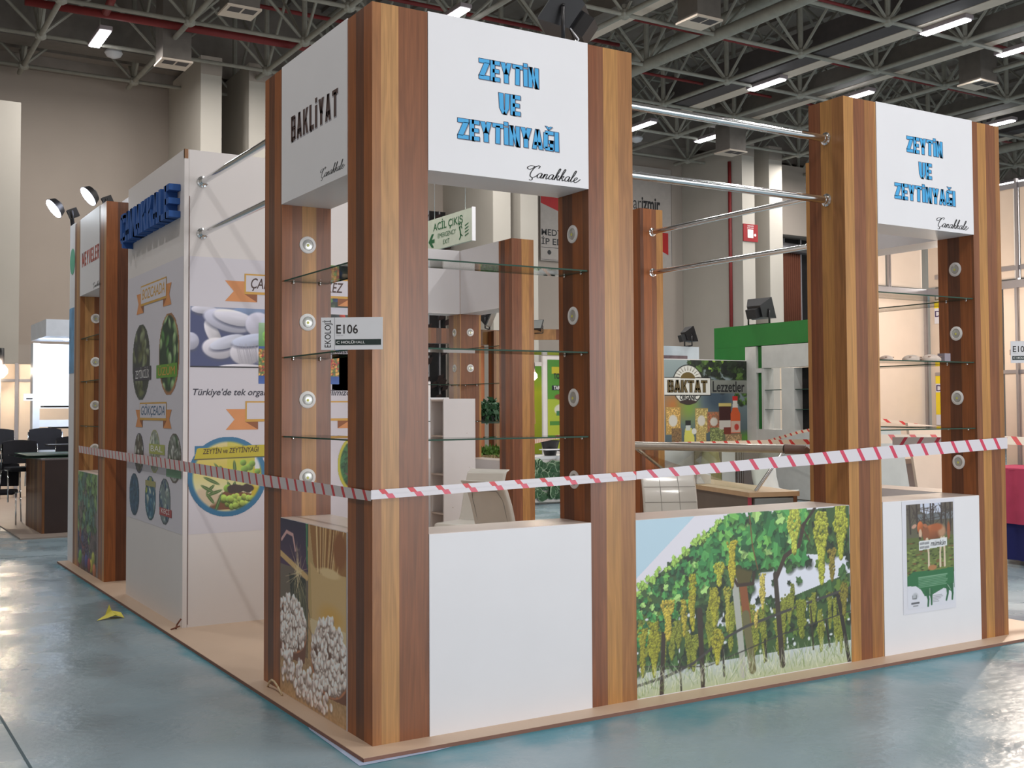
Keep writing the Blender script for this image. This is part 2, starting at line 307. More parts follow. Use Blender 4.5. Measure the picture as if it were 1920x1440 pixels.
# ---------- plain font lettering
def font_text(fr, txt, u0, v0, h, m, parent, width=None, name='lettering', lift=.001, bold=0.0, slant=0.0, rot=0, align='L'):
    cu = bpy.data.curves.new('tmp', 'FONT'); cu.body = txt; cu.size = 1; cu.offset = bold; cu.shear = slant; cu.resolution_u = 3
    ob = bpy.data.objects.new('tmp', cu); COL.objects.link(ob); dg = bpy.context.evaluated_depsgraph_get()
    me = bpy.data.meshes.new_from_object(ob.evaluated_get(dg)); bpy.data.objects.remove(ob); bpy.data.curves.remove(cu)
    n = len(me.vertices); co = np.zeros(n * 3); me.vertices.foreach_get('co', co); co = co.reshape(-1, 3)
    k = h / .70; x0, x1 = co[:, 0].min(), co[:, 0].max(); kx = width / (x1 - x0) if width else k
    xs = (co[:, 0] - x0) * kx; ys = co[:, 1] * k
    if align == 'C': xs -= (x1 - x0) * kx / 2
    cr, sr = math.cos(rot), math.sin(rot); off = wloc(parent) if parent else Vector()
    pts = [fr.p(u0 + a * cr - b * sr, v0 + a * sr + b * cr, lift) - off for a, b in zip(xs, ys)]
    me.vertices.foreach_set('co', [c for p in pts for c in p]); me.update()
    me.materials.clear(); me.materials.append(m); me.name = name
    o = bpy.data.objects.new(name, me); COL.objects.link(o); o.parent = parent; return o

# ------------------------------------------------------------------ painting of flat prints (per-vertex ink)
class Ink:
    def __init__(s, w, h, nx, ny, bg=(255, 255, 255)):
        s.w, s.h, s.nx, s.ny = w, h, nx, ny; s.kx = nx / w; s.ky = ny / h
        s.a = np.zeros((ny + 1, nx + 1, 3)) + np.array(bg, float); s.mask = np.ones((ny, nx), bool)
        s.X, s.Y = np.meshgrid(np.linspace(0, w, nx + 1), np.linspace(0, h, ny + 1))
    def win(s, x0, x1, y0, y1):
        i0 = max(0, int(x0 * s.kx) - 1); i1 = min(s.nx + 1, int(x1 * s.kx) + 3); j0 = max(0, int(y0 * s.ky) - 1); j1 = min(s.ny + 1, int(y1 * s.ky) + 3)
        return (slice(j0, j1), slice(i0, i1)) if i1 > i0 and j1 > j0 else None
    def blend(s, w, al, col):
        al = al[..., None]; s.a[w] = s.a[w] * (1 - al) + np.array(col, float) * al
    def grad(s, c0, c1, y0=0, y1=None, vertical=True, x0=0, x1=None):
        y1 = s.h if y1 is None else y1; x1 = s.w if x1 is None else x1
        t = np.clip((s.Y - y0) / (y1 - y0), 0, 1) if vertical else np.clip((s.X - x0) / (x1 - x0), 0, 1)
        m = (s.Y >= y0) & (s.Y <= y1) & (s.X >= x0) & (s.X <= x1)
        s.a[m] = (np.array(c0, float) * (1 - t[..., None]) + np.array(c1, float) * t[..., None])[m]
    def ell(s, cx, cy, rx, ry, col, ang=0, soft=.15, al=1.0, shade=0):
        R = max(rx, ry) * 1.2; w = s.win(cx - R, cx + R, cy - R, cy + R)
        if w is None: return
        dx = s.X[w] - cx; dy = s.Y[w] - cy; c, n = math.cos(ang), math.sin(ang); a = (dx * c + dy * n) / rx; b = (-dx * n + dy * c) / ry
        r = np.sqrt(a * a + b * b); al_ = np.clip((1 - r) / max(soft, 1e-3), 0, 1) * al
        if shade:
            k = np.clip(1 + shade * (-.5 * a - .8 * b), .3, 1.7)[..., None]; al_ = al_[..., None]; s.a[w] = s.a[w] * (1 - al_) + np.clip(np.array(col, float) * k, 0, 255) * al_
        else: s.blend(w, al_, col)
    def poly(s, pts, col, al=1.0):
        xs = [p[0] for p in pts]; ys = [p[1] for p in pts]; w = s.win(min(xs), max(xs), min(ys), max(ys))
        if w is None: return
        X, Y = s.X[w], s.Y[w]; ins = np.zeros(X.shape, bool); n = len(pts)
        for i in range(n):
            x1, y1 = pts[i]; x2, y2 = pts[(i + 1) % n]
            if y1 == y2: continue
            c = ((y1 > Y) != (y2 > Y)) & (X < (x2 - x1) * (Y - y1) / (y2 - y1) + x1); ins ^= c
        s.blend(w, ins * float(al), col)
    def line(s, p, q, wd, col, al=1.0, wd2=None):
        wd2 = wd if wd2 is None else wd2; M = max(wd, wd2); w = s.win(min(p[0], q[0]) - M, max(p[0], q[0]) + M, min(p[1], q[1]) - M, max(p[1], q[1]) + M)
        if w is None: return
        px, py = p; vx, vy = q[0] - px, q[1] - py; L = vx * vx + vy * vy + 1e-12; t = np.clip(((s.X[w] - px) * vx + (s.Y[w] - py) * vy) / L, 0, 1)
        d = np.hypot(s.X[w] - px - t * vx, s.Y[w] - py - t * vy); ww = (wd * (1 - t) + wd2 * t) / 2; e = .6 / max(s.kx, s.ky)
        s.blend(w, np.clip((ww + e - d) / (2 * e), 0, 1) * al, col)
    def pline(s, pts, wd, col, al=1.0):
        for i in range(len(pts) - 1): s.line(pts[i], pts[i + 1], wd, col, al)
    def leaf(s, cx, cy, r, col, ang=0, rs=RS):
        pts = []; s.ell(cx + r * .2, cy + r * .4, r * 1.05, r * .95, [c * .42 for c in col], soft=.6, al=.6)
        for k in range(11):
            t = ang + 2 * math.pi * k / 11; rr = r * (1.0 if k % 2 == 0 else .62) * (.85 + .3 * rs.rand()); pts.append((cx + rr * math.cos(t), cy + rr * math.sin(t)))
        s.poly(pts, col); s.poly([pts[0]] + pts[5:], [min(255, c * 1.16 + 6) for c in col]); s.line((cx, cy), (cx + r * .8 * math.cos(ang), cy + r * .8 * math.sin(ang)), r * .07, [min(255, c * 1.35 + 12) for c in col], .7)
    def noise(s, cell, amp, w=None):
        gx, gy = int(s.w / cell) + 3, int(s.h / cell) + 3; g = RS.rand(gy, gx) * 2 - 1; fx = s.X / cell; fy = s.Y / cell; i = fx.astype(int); j = fy.astype(int); a = fx - i; b = fy - j
        v = g[j, i] * (1 - a) * (1 - b) + g[j, i + 1] * a * (1 - b) + g[j + 1, i] * (1 - a) * b + g[j + 1, i + 1] * a * b
        return v * amp
    def build(s, fr, name, parent, lift=.0006):
        """fr: Frame whose origin is the top-left corner of the print"""
        ny, nx = s.ny, s.nx; off = wloc(parent); O = fr.O + fr.N * lift - off
        P = np.array(O)[None, None] + s.X[..., None] * np.array(fr.U) - s.Y[..., None] * np.array(fr.V)
        idx = np.arange((ny + 1) * (nx + 1)).reshape(ny + 1, nx + 1)
        q = np.stack([idx[1:, :-1], idx[1:, 1:], idx[:-1, 1:], idx[:-1, :-1]], -1)[s.mask]
        me = bpy.data.meshes.new(name); me.vertices.add(P.size // 3); me.vertices.foreach_set('co', P.reshape(-1))
        nf = len(q); me.loops.add(nf * 4); me.loops.foreach_set('vertex_index', q.reshape(-1).astype(np.int32)); me.polygons.add(nf); me.polygons.foreach_set('loop_start', np.arange(nf, dtype=np.int32) * 4)
        ca = me.color_attributes.new('ink', 'FLOAT_COLOR', 'POINT'); c = np.ones(((ny + 1) * (nx + 1), 4)); c[:, :3] = lin(np.clip(s.a, 0, 255).reshape(-1, 3)); ca.data.foreach_set('color', c.reshape(-1))
        me.update(calc_edges=True); me.materials.append(PRINT); o = bpy.data.objects.new(name, me); COL.objects.link(o); o.parent = parent; return o
# ------------------------------------------------------------------ the printed pictures
def cluster(k, u, v, w, l, col, g=.008, rs=RS):
    n = int(w * l / (g * g) * 1.0)
    pts = sorted([(rs.rand(), rs.rand()) for _ in range(n)])
    for t, r in pts:
        hw = w / 2 * (1 - t) ** .55 * (.75 + .25 * math.sin(t * 9 + u * 30)); kk = .72 + .5 * rs.rand(); c = [x * kk for x in col]
        k.ell(u + (2 * r - 1) * hw, v + t * l, g, g * 1.05, c, soft=.35, shade=.45)
def paint_vineyard():
    k = Ink(1.68, .975, 430, 250, (226, 224, 234)); rs = np.random.RandomState(5)
    k.poly([(0, 0), (.42, 0), (.0, .32)], (186, 214, 230))
    k.poly([(0, .40), (.62, .03), (1.68, 0), (1.68, .975), (0, .975)], (64, 92, 52))
    k.poly([(.88, .36), (1.02, .36), (1.05, .25), (1.68, .32), (1.68, .42), (1.05, .55), (.82, .60)], (222, 226, 238))
    k.poly([(.5, .66), (.66, .56), (.72, .42), (.78, .6), (.66, .63)], (222, 226, 238))
    k.grad((190, 200, 206), (176, 188, 150), .84, .975)
    for i in range(420):                                            # shadowed canopy behind
        u = rs.rand() * 1.68; v = max(.40 - .6 * u, 0) + .02 + rs.rand() * .75
        if v > .84: continue
        if .86 < u < 1.6 and .34 < v < .52 and rs.rand() < .8: continue
        c = [(44, 66, 40), (60, 92, 50), (84, 108, 44), (34, 46, 32)][rs.randint(4)]; k.leaf(u, v, .02 + .03 * rs.rand(), c, rs.rand() * 6, rs)
    for i in range(70):
        u = rs.rand() * 1.68; v = .55 + .28 * rs.rand(); k.ell(u, v, .006 + .012 * rs.rand(), .008 + .012 * rs.rand(), (220, 226, 232), soft=.5)
    for i in range(46): cluster(k, rs.rand() * 1.66, .50 + .2 * rs.rand(), .05 + .05 * rs.rand(), .10 + .14 * rs.rand(), (116, 122, 50), .0075, rs)
    for p, q, w1, w2, c in [((.19, .60), (.17, .97), .03, .03, (58, 48, 40)), ((.45, .54), (.47, .97), .04, .03, (60, 50, 42)), ((1.04, .38), (1.09, .92), .035, .045, (62, 54, 46)), ((1.57, .55), (1.66, .97), .035, .03, (46, 42, 38)),
                            ((.30, .8), (.31, .97), .012, .012, (52, 50, 40)), ((.62, .76), (.63, .93), .014, .014, (52, 50, 40)), ((1.33, .6), (1.35, .86), .012, .012, (58, 54, 40)), ((1.46, .7), (1.49, .86), .014, .014, (48, 44, 36)), ((.95, .76), (.96, .88), .018, .018, (48, 46, 36))]: k.line(p, q, w1, c, 1, w2)
    k.line((.72, .40), (.78, .94), .05, (176, 178, 170), 1, .045); k.line((.775, .38), (.815, .66), .06, (140, 84, 50), 1, .06); k.line((.80, .60), (.85, .92), .06, (112, 108, 74), 1, .055)
    k.poly([(.7, .28), (.88, .28), (.83, .43), (.75, .43)], (86, 78, 40)); k.pline([(.66, .3), (.74, .42), (.86, .42), (.88, .3)], .02, (60, 44, 34))
    k.pline([(0, .905), (.2, .88), (.4, .83), (.62, .72), (.8, .665), (1.1, .61), (1.68, .515)], .016, (70, 68, 66)); k.pline([(0, .80), (.5, .86), (1.1, .74), (1.68, .66)], .007, (64, 62, 58))
    for i in range(330):                                            # sunlit leaves
        u = rs.rand() * 1.3; e = max(.40 - .62 * u, -.02); v = e + .03 + rs.rand() * .30
        if u > .95 and v > .34: continue
        r = .018 + .035 * min(1, u) * (.5 + rs.rand() * .7)
        c = [(52, 116, 62), (72, 138, 72), (98, 158, 76), (40, 88, 52), (150, 188, 110)][rs.choice(5, p=[.3, .28, .17, .17, .08])]; k.leaf(u, v, r, c, rs.rand() * 6, rs)
    for i in range(60): u = rs.rand() * .62; k.leaf(u, .36 - .55 * u + .05 * rs.rand(), .018, (142, 178, 84), rs.rand() * 6, rs)
    k.pline([(1.05, .4), (1.12, .28), (1.24, .22), (1.28, .10)], .03, (66, 52, 44)); k.pline([(1.28, .10), (1.38, .0)], .02, (60, 48, 40)); k.pline([(.84, .02), (.86, .2), (.9, .34)], .008, (120, 80, 50)); k.pline([(1.2, .02), (1.33, .2)], .008, (84, 58, 44))
    for a in [(1.20, .0, .14, .27, (152, 158, 66), .0115), (1.43, .03, .15, .44, (146, 150, 58), .0115), (1.60, -.01, .17, .34, (142, 146, 54), .0115), (1.52, .26, .08, .2, (120, 108, 48), .010), (.70, .16, .09, .27, (156, 146, 50), .009), (.60, .28, .10, .13, (150, 150, 56), .009),
              (.935, .37, .065, .21, (166, 154, 78), .009), (.40, .33, .06, .32, (140, 138, 44), .0085), (.22, .46, .10, .22, (168, 152, 62), .0085), (.335, .47, .06, .20, (152, 142, 56), .0085), (.39, .45, .06, .16, (150, 142, 52), .008), (.12, .57, .12, .30, (128, 128, 44), .0085), (.04, .60, .07, .26, (132, 130, 48), .008),
              (.56, .42, .11, .22, (142, 140, 50), .0085), (.66, .42, .06, .26, (142, 140, 60), .008), (.88, .58, .05, .10, (170, 152, 80), .008), (1.62, .48, .1, .2, (110, 104, 44), .009), (1.18, .45, .05, .16, (112, 118, 52), .008), (1.36, .52, .06, .18, (112, 118, 48), .008), (.58, .66, .12, .2, (140, 136, 50), .0085), (1.25, .55, .1, .2, (110, 118, 44), .0085)]: cluster(k, *a, rs=rs)
    for i in range(520):
        u = rs.rand() * 1.68; v = .86 + .115 * rs.rand(); a = rs.randn() * .45; L = .03 + .06 * rs.rand(); k.line((u, v), (u + L * math.sin(a), v - L * math.cos(a)), .004, [(196, 204, 160), (120, 144, 84), (226, 230, 206)][rs.randint(3)], .8, .001)
    return k
def paint_pulses():
    k = Ink(.965, .98, 190, 290, (120, 100, 78)); rs = np.random.RandomState(3)
    k.grad((52, 48, 66), (78, 56, 78), 0, .26, x1=.44); k.grad((104, 92, 82), (104, 94, 76), .26, .62, x1=.5); k.grad((176, 146, 100), (166, 134, 94), 0, .9, x0=.44)
    k.poly([(.40, 0), (.43, 0), (.43, .26), (.41, .2)], (70, 120, 84))
    k.poly([(.46, 0), (.965, 0), (.965, .22), (.52, .22)], (146, 104, 62))
    for i in range(26):
        u = .50 + .44 * rs.rand(); k.line((u, 0), (.62 + (u - .62) * .7, .24), .012, [(196, 162, 112), (120, 78, 44), (214, 186, 138), (160, 116, 70)][rs.randint(4)], .9)
    k.ell(.88, .10, .10, .11, (134, 86, 52), soft=.3); k.poly([(.43, .12), (.56, .24), (.56, .6), (.46, .56)], (172, 146, 98))
    k.poly([(.47, .2), (.60, .25), (.965, .22), (.965, .56), (.5, .54)], (190, 160, 112)); k.ell(.76, .46, .22, .09, (196, 152, 76), soft=.8); k.ell(.74, .23, .17, .03, (206, 180, 134), soft=.3)
    k.poly([(.46, .5), (.965, .5), (.965, .64), (.72, .66), (.5, .6)], (198, 178, 140)); k.pline([(.44, .55), (.55, .62), (.72, .655), (.965, .60)], .01, (140, 116, 84))
    k.poly([(.14, .30), (.40, .30), (.42, .52), (.30, .56), (.18, .45)], (58, 58, 50))
    for i in range(60):
        u = .2 + .2 * rs.rand(); k.line((u, .32 + .05 * rs.rand()), (u + .03 * rs.randn(), .5 + .05 * rs.rand()), .005, [(88, 86, 70), (40, 40, 36), (120, 116, 90)][rs.randint(3)])
    k.line((0, .20), (.42, .29), .035, (190, 158, 108)); 
    for i in range(36):
        a = rs.randn() * .55; L = .06 + .14 * rs.rand(); k.line((.28 + .03 * rs.randn(), .28), (.28 + L * math.sin(a), .28 - L * math.cos(a) * (1 if rs.rand() < .6 else -1)), .005, (206, 186, 144), .85, .001)
    for p in ([(.02, .12), (.10, .07), (.2, .08), (.24, .16)],): k.pline(p, .02, (190, 150, 146))
    k.grad((156, 126, 92), (170, 138, 102), .72, .98); n = k.noise(.012, 14); k.a += (n * (k.Y > .58))[..., None]
    def bowl(cx, cy, rx, ry, dep, beans, r):
        k.poly([(cx - rx, cy), (cx + rx, cy), (cx + rx * .86, cy + dep), (cx - rx * .3, cy + dep * 1.08), (cx - rx * .82, cy + dep * .8)], (112, 74, 58)); k.ell(cx, cy, rx, ry, (176, 116, 84), soft=.03); k.ell(cx, cy, rx * .94, ry * .92, (96, 66, 52), soft=.05)
        for i in range(beans):
            t = rs.rand() * 6.28; q = math.sqrt(rs.rand()) * .93; u, v = cx + rx * q * math.cos(t), cy - .02 + ry * q * math.sin(t) * (1.0 if math.sin(t) > 0 else 1.25)
            c = 206 + 40 * rs.rand(); k.ell(u, v + r * .3, r * 1.25, r * 1.35, (128, 108, 98), soft=.4); k.ell(u, v, r, r * 1.25, (c, c * .93, c * .9), rs.rand() * 3, soft=.25, shade=.35)
    bowl(.17, .60, .25, .135, .16, 200, .021); bowl(.74, .69, .27, .18, .17, 260, .021)
    for i in range(170):
        t = rs.rand(); u = .03 + .62 * t + .16 * rs.randn() * .5; v = .76 + .16 * t + .05 * rs.randn()
        if v > .95 or v < .70 + .14 * t: continue
        c = 206 + 40 * rs.rand(); k.ell(u, v + .012, .03, .03, (120, 98, 84), soft=.5, al=.7); k.ell(u, v, .024, .026, (c, c * .92, c * .9), rs.rand() * 3, soft=.25, shade=.35)
    return k
def _brighten(k, f, add=0):
    k.a = np.clip(k.a * f + add, 0, 255); return k
def paint_mushrooms():
    k = Ink(.86, .455, 200, 110, (72, 80, 122)); k.grad((150, 160, 186), (72, 80, 122), 0, .05)
    for cx, cy, rx, ry, a, c in [(.5, .03, .2, .05, 0, (120, 140, 176)), (.10, .02, .10, .035, 0, (206, 206, 220)), (.17, .2, .05, .12, -.5, (206, 204, 212)), (.28, .10, .20, .085, .25, (196, 198, 218)), (.33, .075, .17, .06, .2, (216, 216, 230)),
                                 (.52, .12, .11, .10, .1, (198, 198, 216)), (.66, .11, .14, .09, -.2, (176, 186, 208)), (.0, .26, .07, .07, 0, (190, 192, 212)), (.21, .31, .13, .085, .1, (212, 210, 222)), (.28, .26, .15, .05, -.3, (200, 204, 222)), (.42, .34, .13, .10, 0, (204, 202, 212)),
                                 (.48, .24, .18, .05, -.15, (190, 198, 222)), (.58, .34, .08, .1, .2, (196, 194, 206)), (.67, .3, .12, .06, -.1, (214, 214, 228)), (.76, .22, .1, .14, 0, (180, 186, 208)), (.4, .45, .2, .025, 0, (212, 210, 220)), (.74, .4, .1, .06, 0, (200, 198, 212))]:
        k.ell(cx, cy + .018, rx * 1.04, ry * 1.06, (84, 88, 112), a, soft=.35); k.ell(cx, cy, rx, ry, c, a, soft=.12, shade=.22); k.ell(cx + rx * .1, cy - ry * .25, rx * .7, ry * .45, [min(255, x + 14) for x in c], a, soft=.8, al=.8)
    for i in range(40): u = .34 + .2 * RS.rand(); k.line((u, .27 + .05 * RS.rand()), (u + .03, .42), .003, (160, 158, 172), .6)
    k.grad((40, 40, 48), (30, 30, 36), .445, .455)
    return k
def paint_olives():
    D = .60; k = Ink(D, D, 170, 170, (228, 206, 150)); rs = np.random.RandomState(8); k.grad((220, 206, 160), (206, 190, 80), 0, .25); k.grad((214, 204, 120), (224, 222, 206), .25, .5)
    k.grad((206, 196, 96), (196, 190, 60), .0, .3, x0=.3)
    k.ell(.45, .28, .13, .14, (170, 196, 90), soft=.8, al=.8); k.poly([(.15, .55), (.55, .55), (.5, .44), (.3, .4), (.2, .46)], (120, 80, 56)); k.ell(.14, .45, .12, .08, (204, 186, 158), soft=.3)
    for p, q in [((.12, .3), (.24, .36)), ((.2, .2), (.3, .33)), ((.35, .18), (.36, .3)), ((.24, .22), (.3, .3)), ((.14, .42), (.2, .5)), ((.2, .36), (.14, .42)), ((.26, .4), (.14, .44)), ((.2, .58), (.26, .42)), ((.3, .34), (.34, .42)), ((.36, .34), (.33, .42)), ((.1, .36), (.2, .42))]:
        k.ell((p[0] + q[0]) / 2, (p[1] + q[1]) / 2, math.dist(p, q) * .55, .014, (76, 104, 56), math.atan2(q[1] - p[1], q[0] - p[0]), soft=.2); k.line(p, q, .003, (150, 172, 116))
    k.poly([(.5, .24), (.56, .24), (.58, .36), (.6, .5), (.48, .5), (.49, .34)], (196, 176, 50)); k.poly([(.51, .16), (.55, .16), (.55, .25), (.51, .25)], (214, 220, 224)); k.ell(.54, .35, .06, .05, (206, 190, 120), soft=.4)
    for u, v, r in [(.42, .20, .026), (.47, .235, .03), (.43, .25, .03), (.49, .21, .026), (.39, .29, .026), (.3, .39, .032), (.53, .27, .024)]: k.ell(u, v, r, r * .95, (122, 156, 66), soft=.12, shade=.4)
    for i in range(26): k.ell(.3 + .16 * rs.rand() + .02, .38 + .03 * rs.rand(), .03, .024, (66, 52, 48), soft=.3)
    for i in range(46):
        u, v = .27 + .22 * rs.rand(), .45 + .08 * rs.rand(); k.ell(u, v + .01, .026, .024, (72, 88, 36), soft=.4); k.ell(u, v, .024, .022, (150 + 20 * rs.rand(), 184, 84), rs.rand(), soft=.15, shade=.35)
    r = np.hypot(k.X - D / 2, k.Y - D / 2) / (D / 2); k.blend((slice(None), slice(None)), np.clip((r - .84) / .06, 0, 1), (54, 116, 156))
    k.poly([(.07, .085), (.60, .065), (.60, .155), (.05, .165)], (190, 176, 44)); k.line((.05, .168), (.58, .158), .008, (90, 84, 50))
    m = (r[:-1, :-1] < 1.0) | ((k.X[:-1, :-1] > .05) & (k.Y[:-1, :-1] > .066) & (k.Y[:-1, :-1] < .165)); k.mask = m; return k
def paint_olive_branch():
    k = Ink(.42, .52, 90, 110, (206, 206, 222)); k.ell(.1, .3, .14, .2, (40, 92, 54), soft=.5); k.ell(.06, .42, .1, .1, (120, 60, 74), soft=.2)
    for i in range(24): k.leaf(.02 + .2 * RS.rand(), .1 + .3 * RS.rand(), .04, (44, 92, 52), RS.rand() * 6)
    r = np.hypot((k.X - .21) / .21, (k.Y - .26) / .26); k.blend((slice(None), slice(None)), np.clip((r - .86) / .05, 0, 1), (186, 182, 60)); k.mask = r[:-1, :-1] < 1; return k
def paint_crates():
    k = Ink(.66, .47, 150, 110, (92, 120, 70)); rs = np.random.RandomState(2); k.grad((170, 206, 170), (90, 150, 80), 0, .18)
    for i in range(22): u = rs.rand() * .66; k.ell(u, .08 + .08 * rs.rand(), .05, .04, [(130, 190, 90), (220, 232, 200), (60, 120, 60), (178, 60, 50)][rs.randint(4)], soft=.2, shade=.3)
    k.grad((54, 84, 150), (60, 90, 160), .18, .2)
    for i in range(420): u, v = rs.rand() * .66, .21 + .2 * rs.rand(); k.ell(u, v, .014, .012, [(196, 130, 56), (170, 66, 52), (206, 160, 80), (110, 130, 60), (150, 96, 60)][rs.randint(5)], rs.rand() * 3, soft=.2, shade=.4)
    k.grad((50, 86, 160), (66, 104, 180), .41, .47); return k
def paint_dark_veg():
    k = Ink(.6, .5, 120, 100, (56, 66, 60)); rs = np.random.RandomState(4)
    for i in range(90): u, v = rs.rand() * .6, rs.rand() * .5; k.ell(u, v, .03 + .02 * rs.rand(), .025, [(70, 84, 64), (110, 150, 80), (46, 50, 56), (160, 140, 120), (40, 60, 100), (180, 60, 44)][rs.choice(6, p=[.3, .2, .2, .1, .1, .1])], rs.rand() * 3, soft=.2, shade=.5)
    k.grad((196, 196, 210), (206, 206, 216), .34, .39); return k
def paint_garden():  # greyed greens paint the haze of the glare into the print
    k = Ink(.97, .98, 110, 190, (80, 116, 70)); rs = np.random.RandomState(6); k.grad((92, 132, 74), (74, 70, 74), 0, .98)
    for i in range(240):
        u, v = rs.rand() * .97, rs.rand() * .98; c = [(112, 142, 92), (90, 124, 110), (130, 154, 100), (84, 106, 100), (106, 100, 94)][rs.randint(5)] if v < .6 else [(96, 84, 82), (110, 134, 78), (124, 74, 76), (72, 76, 104), (84, 74, 74)][rs.randint(5)]
        k.leaf(u, v, .05 + .05 * rs.rand(), c, rs.rand() * 6, rs)
    for i in range(60): k.ell(.3 + .25 * rs.rand(), .6 + .2 * rs.rand(), .022, .02, (84, 72, 88), soft=.2, shade=.5)
    for u, v, c in [(.7, .9, (196, 186, 80)), (.8, .82, (170, 176, 84)), (.15, .86, (116, 160, 84)), (.85, .93, (190, 120, 84)), (.45, .88, (84, 80, 140)), (.6, .9, (150, 70, 76)), (.3, .9, (96, 84, 110))]: k.ell(u, v, .09, .08, c, soft=.3, shade=.4)
    return k
def paint_oval(cols, w, h, dark=(52, 62, 60), seed=1, rim=(120, 110, 100)):
    rs = np.random.RandomState(seed); k = Ink(w, h, 44, 60, dark)
    for i in range(46): k.ell(rs.rand() * w, rs.rand() * h, w * (.06 + .12 * rs.rand()), h * (.04 + .07 * rs.rand()), cols[rs.randint(len(cols))], rs.rand() * 3, soft=.4, shade=.4)
    r = np.hypot((k.X - w / 2) / (w / 2), (k.Y - h / 2) / (h / 2)); k.blend((slice(None), slice(None)), np.clip((r - .9) / .05, 0, 1), rim); k.mask = r[:-1, :-1] < 1; return k
def paint_calf():
    k = Ink(.47, .68, 120, 175, (214, 216, 226)); rs = np.random.RandomState(9)
    k.grad((92, 84, 76), (96, 96, 76), .0, .24); k.poly([(.14, 0), (.36, 0), (.36, .07), (.24, .09), (.14, .05)], (196, 204, 222)); k.poly([(.1, .07), (.47, .06), (.47, .11), (.1, .11)], (110, 116, 120)); k.grad((92, 104, 58), (110, 128, 64), .22, .47)
    for i in range(150): k.ell(rs.rand() * .47, .24 + .22 * rs.rand(), .02, .006, [(70, 84, 44), (132, 150, 80), (116, 84, 54), (60, 66, 40)][rs.randint(4)], soft=.5)
    for u in (.03, .1, .17, .24, .265, .35, .39, .44): 
        k.line((u, 0), (u + .01 * rs.randn(), .19), .014, (58, 50, 46))
        for j in range(7): k.line((u, .02 + .15 * rs.rand()), (u + .07 * rs.randn(), .0 + .1 * rs.rand()), .005, (66, 58, 54), .9)
    k.ell(.27, .19, .13, .055, (150, 88, 54), soft=.2, shade=.3); k.ell(.35, .19, .05, .055, (188, 152, 122), soft=.5, al=.8); k.ell(.30, .16, .07, .03, (164, 92, 54), soft=.4); k.ell(.42, .19, .02, .07, (150, 86, 54), soft=.3); k.ell(.19, .2, .04, .06, (138, 84, 56), soft=.3)
    k.ell(.135, .155, .034, .045, (176, 98, 56), soft=.2, shade=.3); k.ell(.135, .195, .018, .035, (206, 176, 150), soft=.3); k.ell(.13, .225, .012, .012, (60, 46, 42), soft=.3); k.ell(.075, .145, .028, .014, (190, 150, 130), -.3, soft=.2); k.ell(.185, .145, .024, .013, (170, 108, 76), .3, soft=.2)
    for u, u2 in ((.2, .215), (.345, .33), (.37, .375)): k.line((u, .24), (u2, .33), .028, (206, 188, 164), 1, .016); k.line((u2, .33), (u2, .42), .016, (212, 196, 174), 1, .02)
    k.ell(.25, .425, .05, .02, (172, 122, 80), soft=.3)
    k.poly([(.0, .47), (.06, .44), (.3, .445), (.465, .435), (.455, .60), (.44, .6), (.40, .58), (.36, .57), (.22, .61), (.17, .61), (.13, .56), (.08, .535), (.0, .53)], (44, 108, 66))
    g = (40, 96, 62)
    for a, b, c in (((.19, .58), (.205, .63), (.2, .675)), ((.23, .58), (.235, .63), (.235, .665)), ((.40, .56), (.40, .61), (.385, .65)), ((.44, .56), (.45, .61), (.445, .65))): k.line(a, b, .036, g, 1, .018); k.line(b, c, .018, g, 1, .016)
    k.line((.462, .45), (.468, .57), .008, (50, 100, 66)); k.line((.22, .56), (.22, .6), .004, (190, 206, 190)); k.line((.40, .55), (.43, .585), .004, (190, 206, 190))
    for i in range(7): k.line((.11, .483 + i * .0105), (.40 - .03 * rs.rand(), .478 + i * .0105), .0045 if i else .008, (150, 184, 158), .8)
    k.poly([(.12, .245), (.40, .235), (.40, .29), (.12, .305)], (216, 220, 222))
    for i in range(4):
        for j in range(2): k.line((.13 + (i % 2) * .048, .258 + (i // 2) * .026 + j * .008), (.17 + (i % 2) * .048, .256 + (i // 2) * .026 + j * .008), .006, (96, 98, 104), .8)
    k.ell(.075, .60, .035, .028, (150, 156, 160), soft=.5, al=.6); k.pline([(.05, .595), (.05, .615), (.085, .615), (.085, .595)], .004, (70, 74, 78)); k.line((.04, .645), (.11, .645), .012, (90, 92, 98)); k.line((.055, .663), (.1, .663), .006, (110, 112, 116))
    for i in range(5): k.line((.25, .612 + i * .01), (.30 + .05 * rs.rand(), .611 + i * .01), .003, (120, 124, 128))
    return k
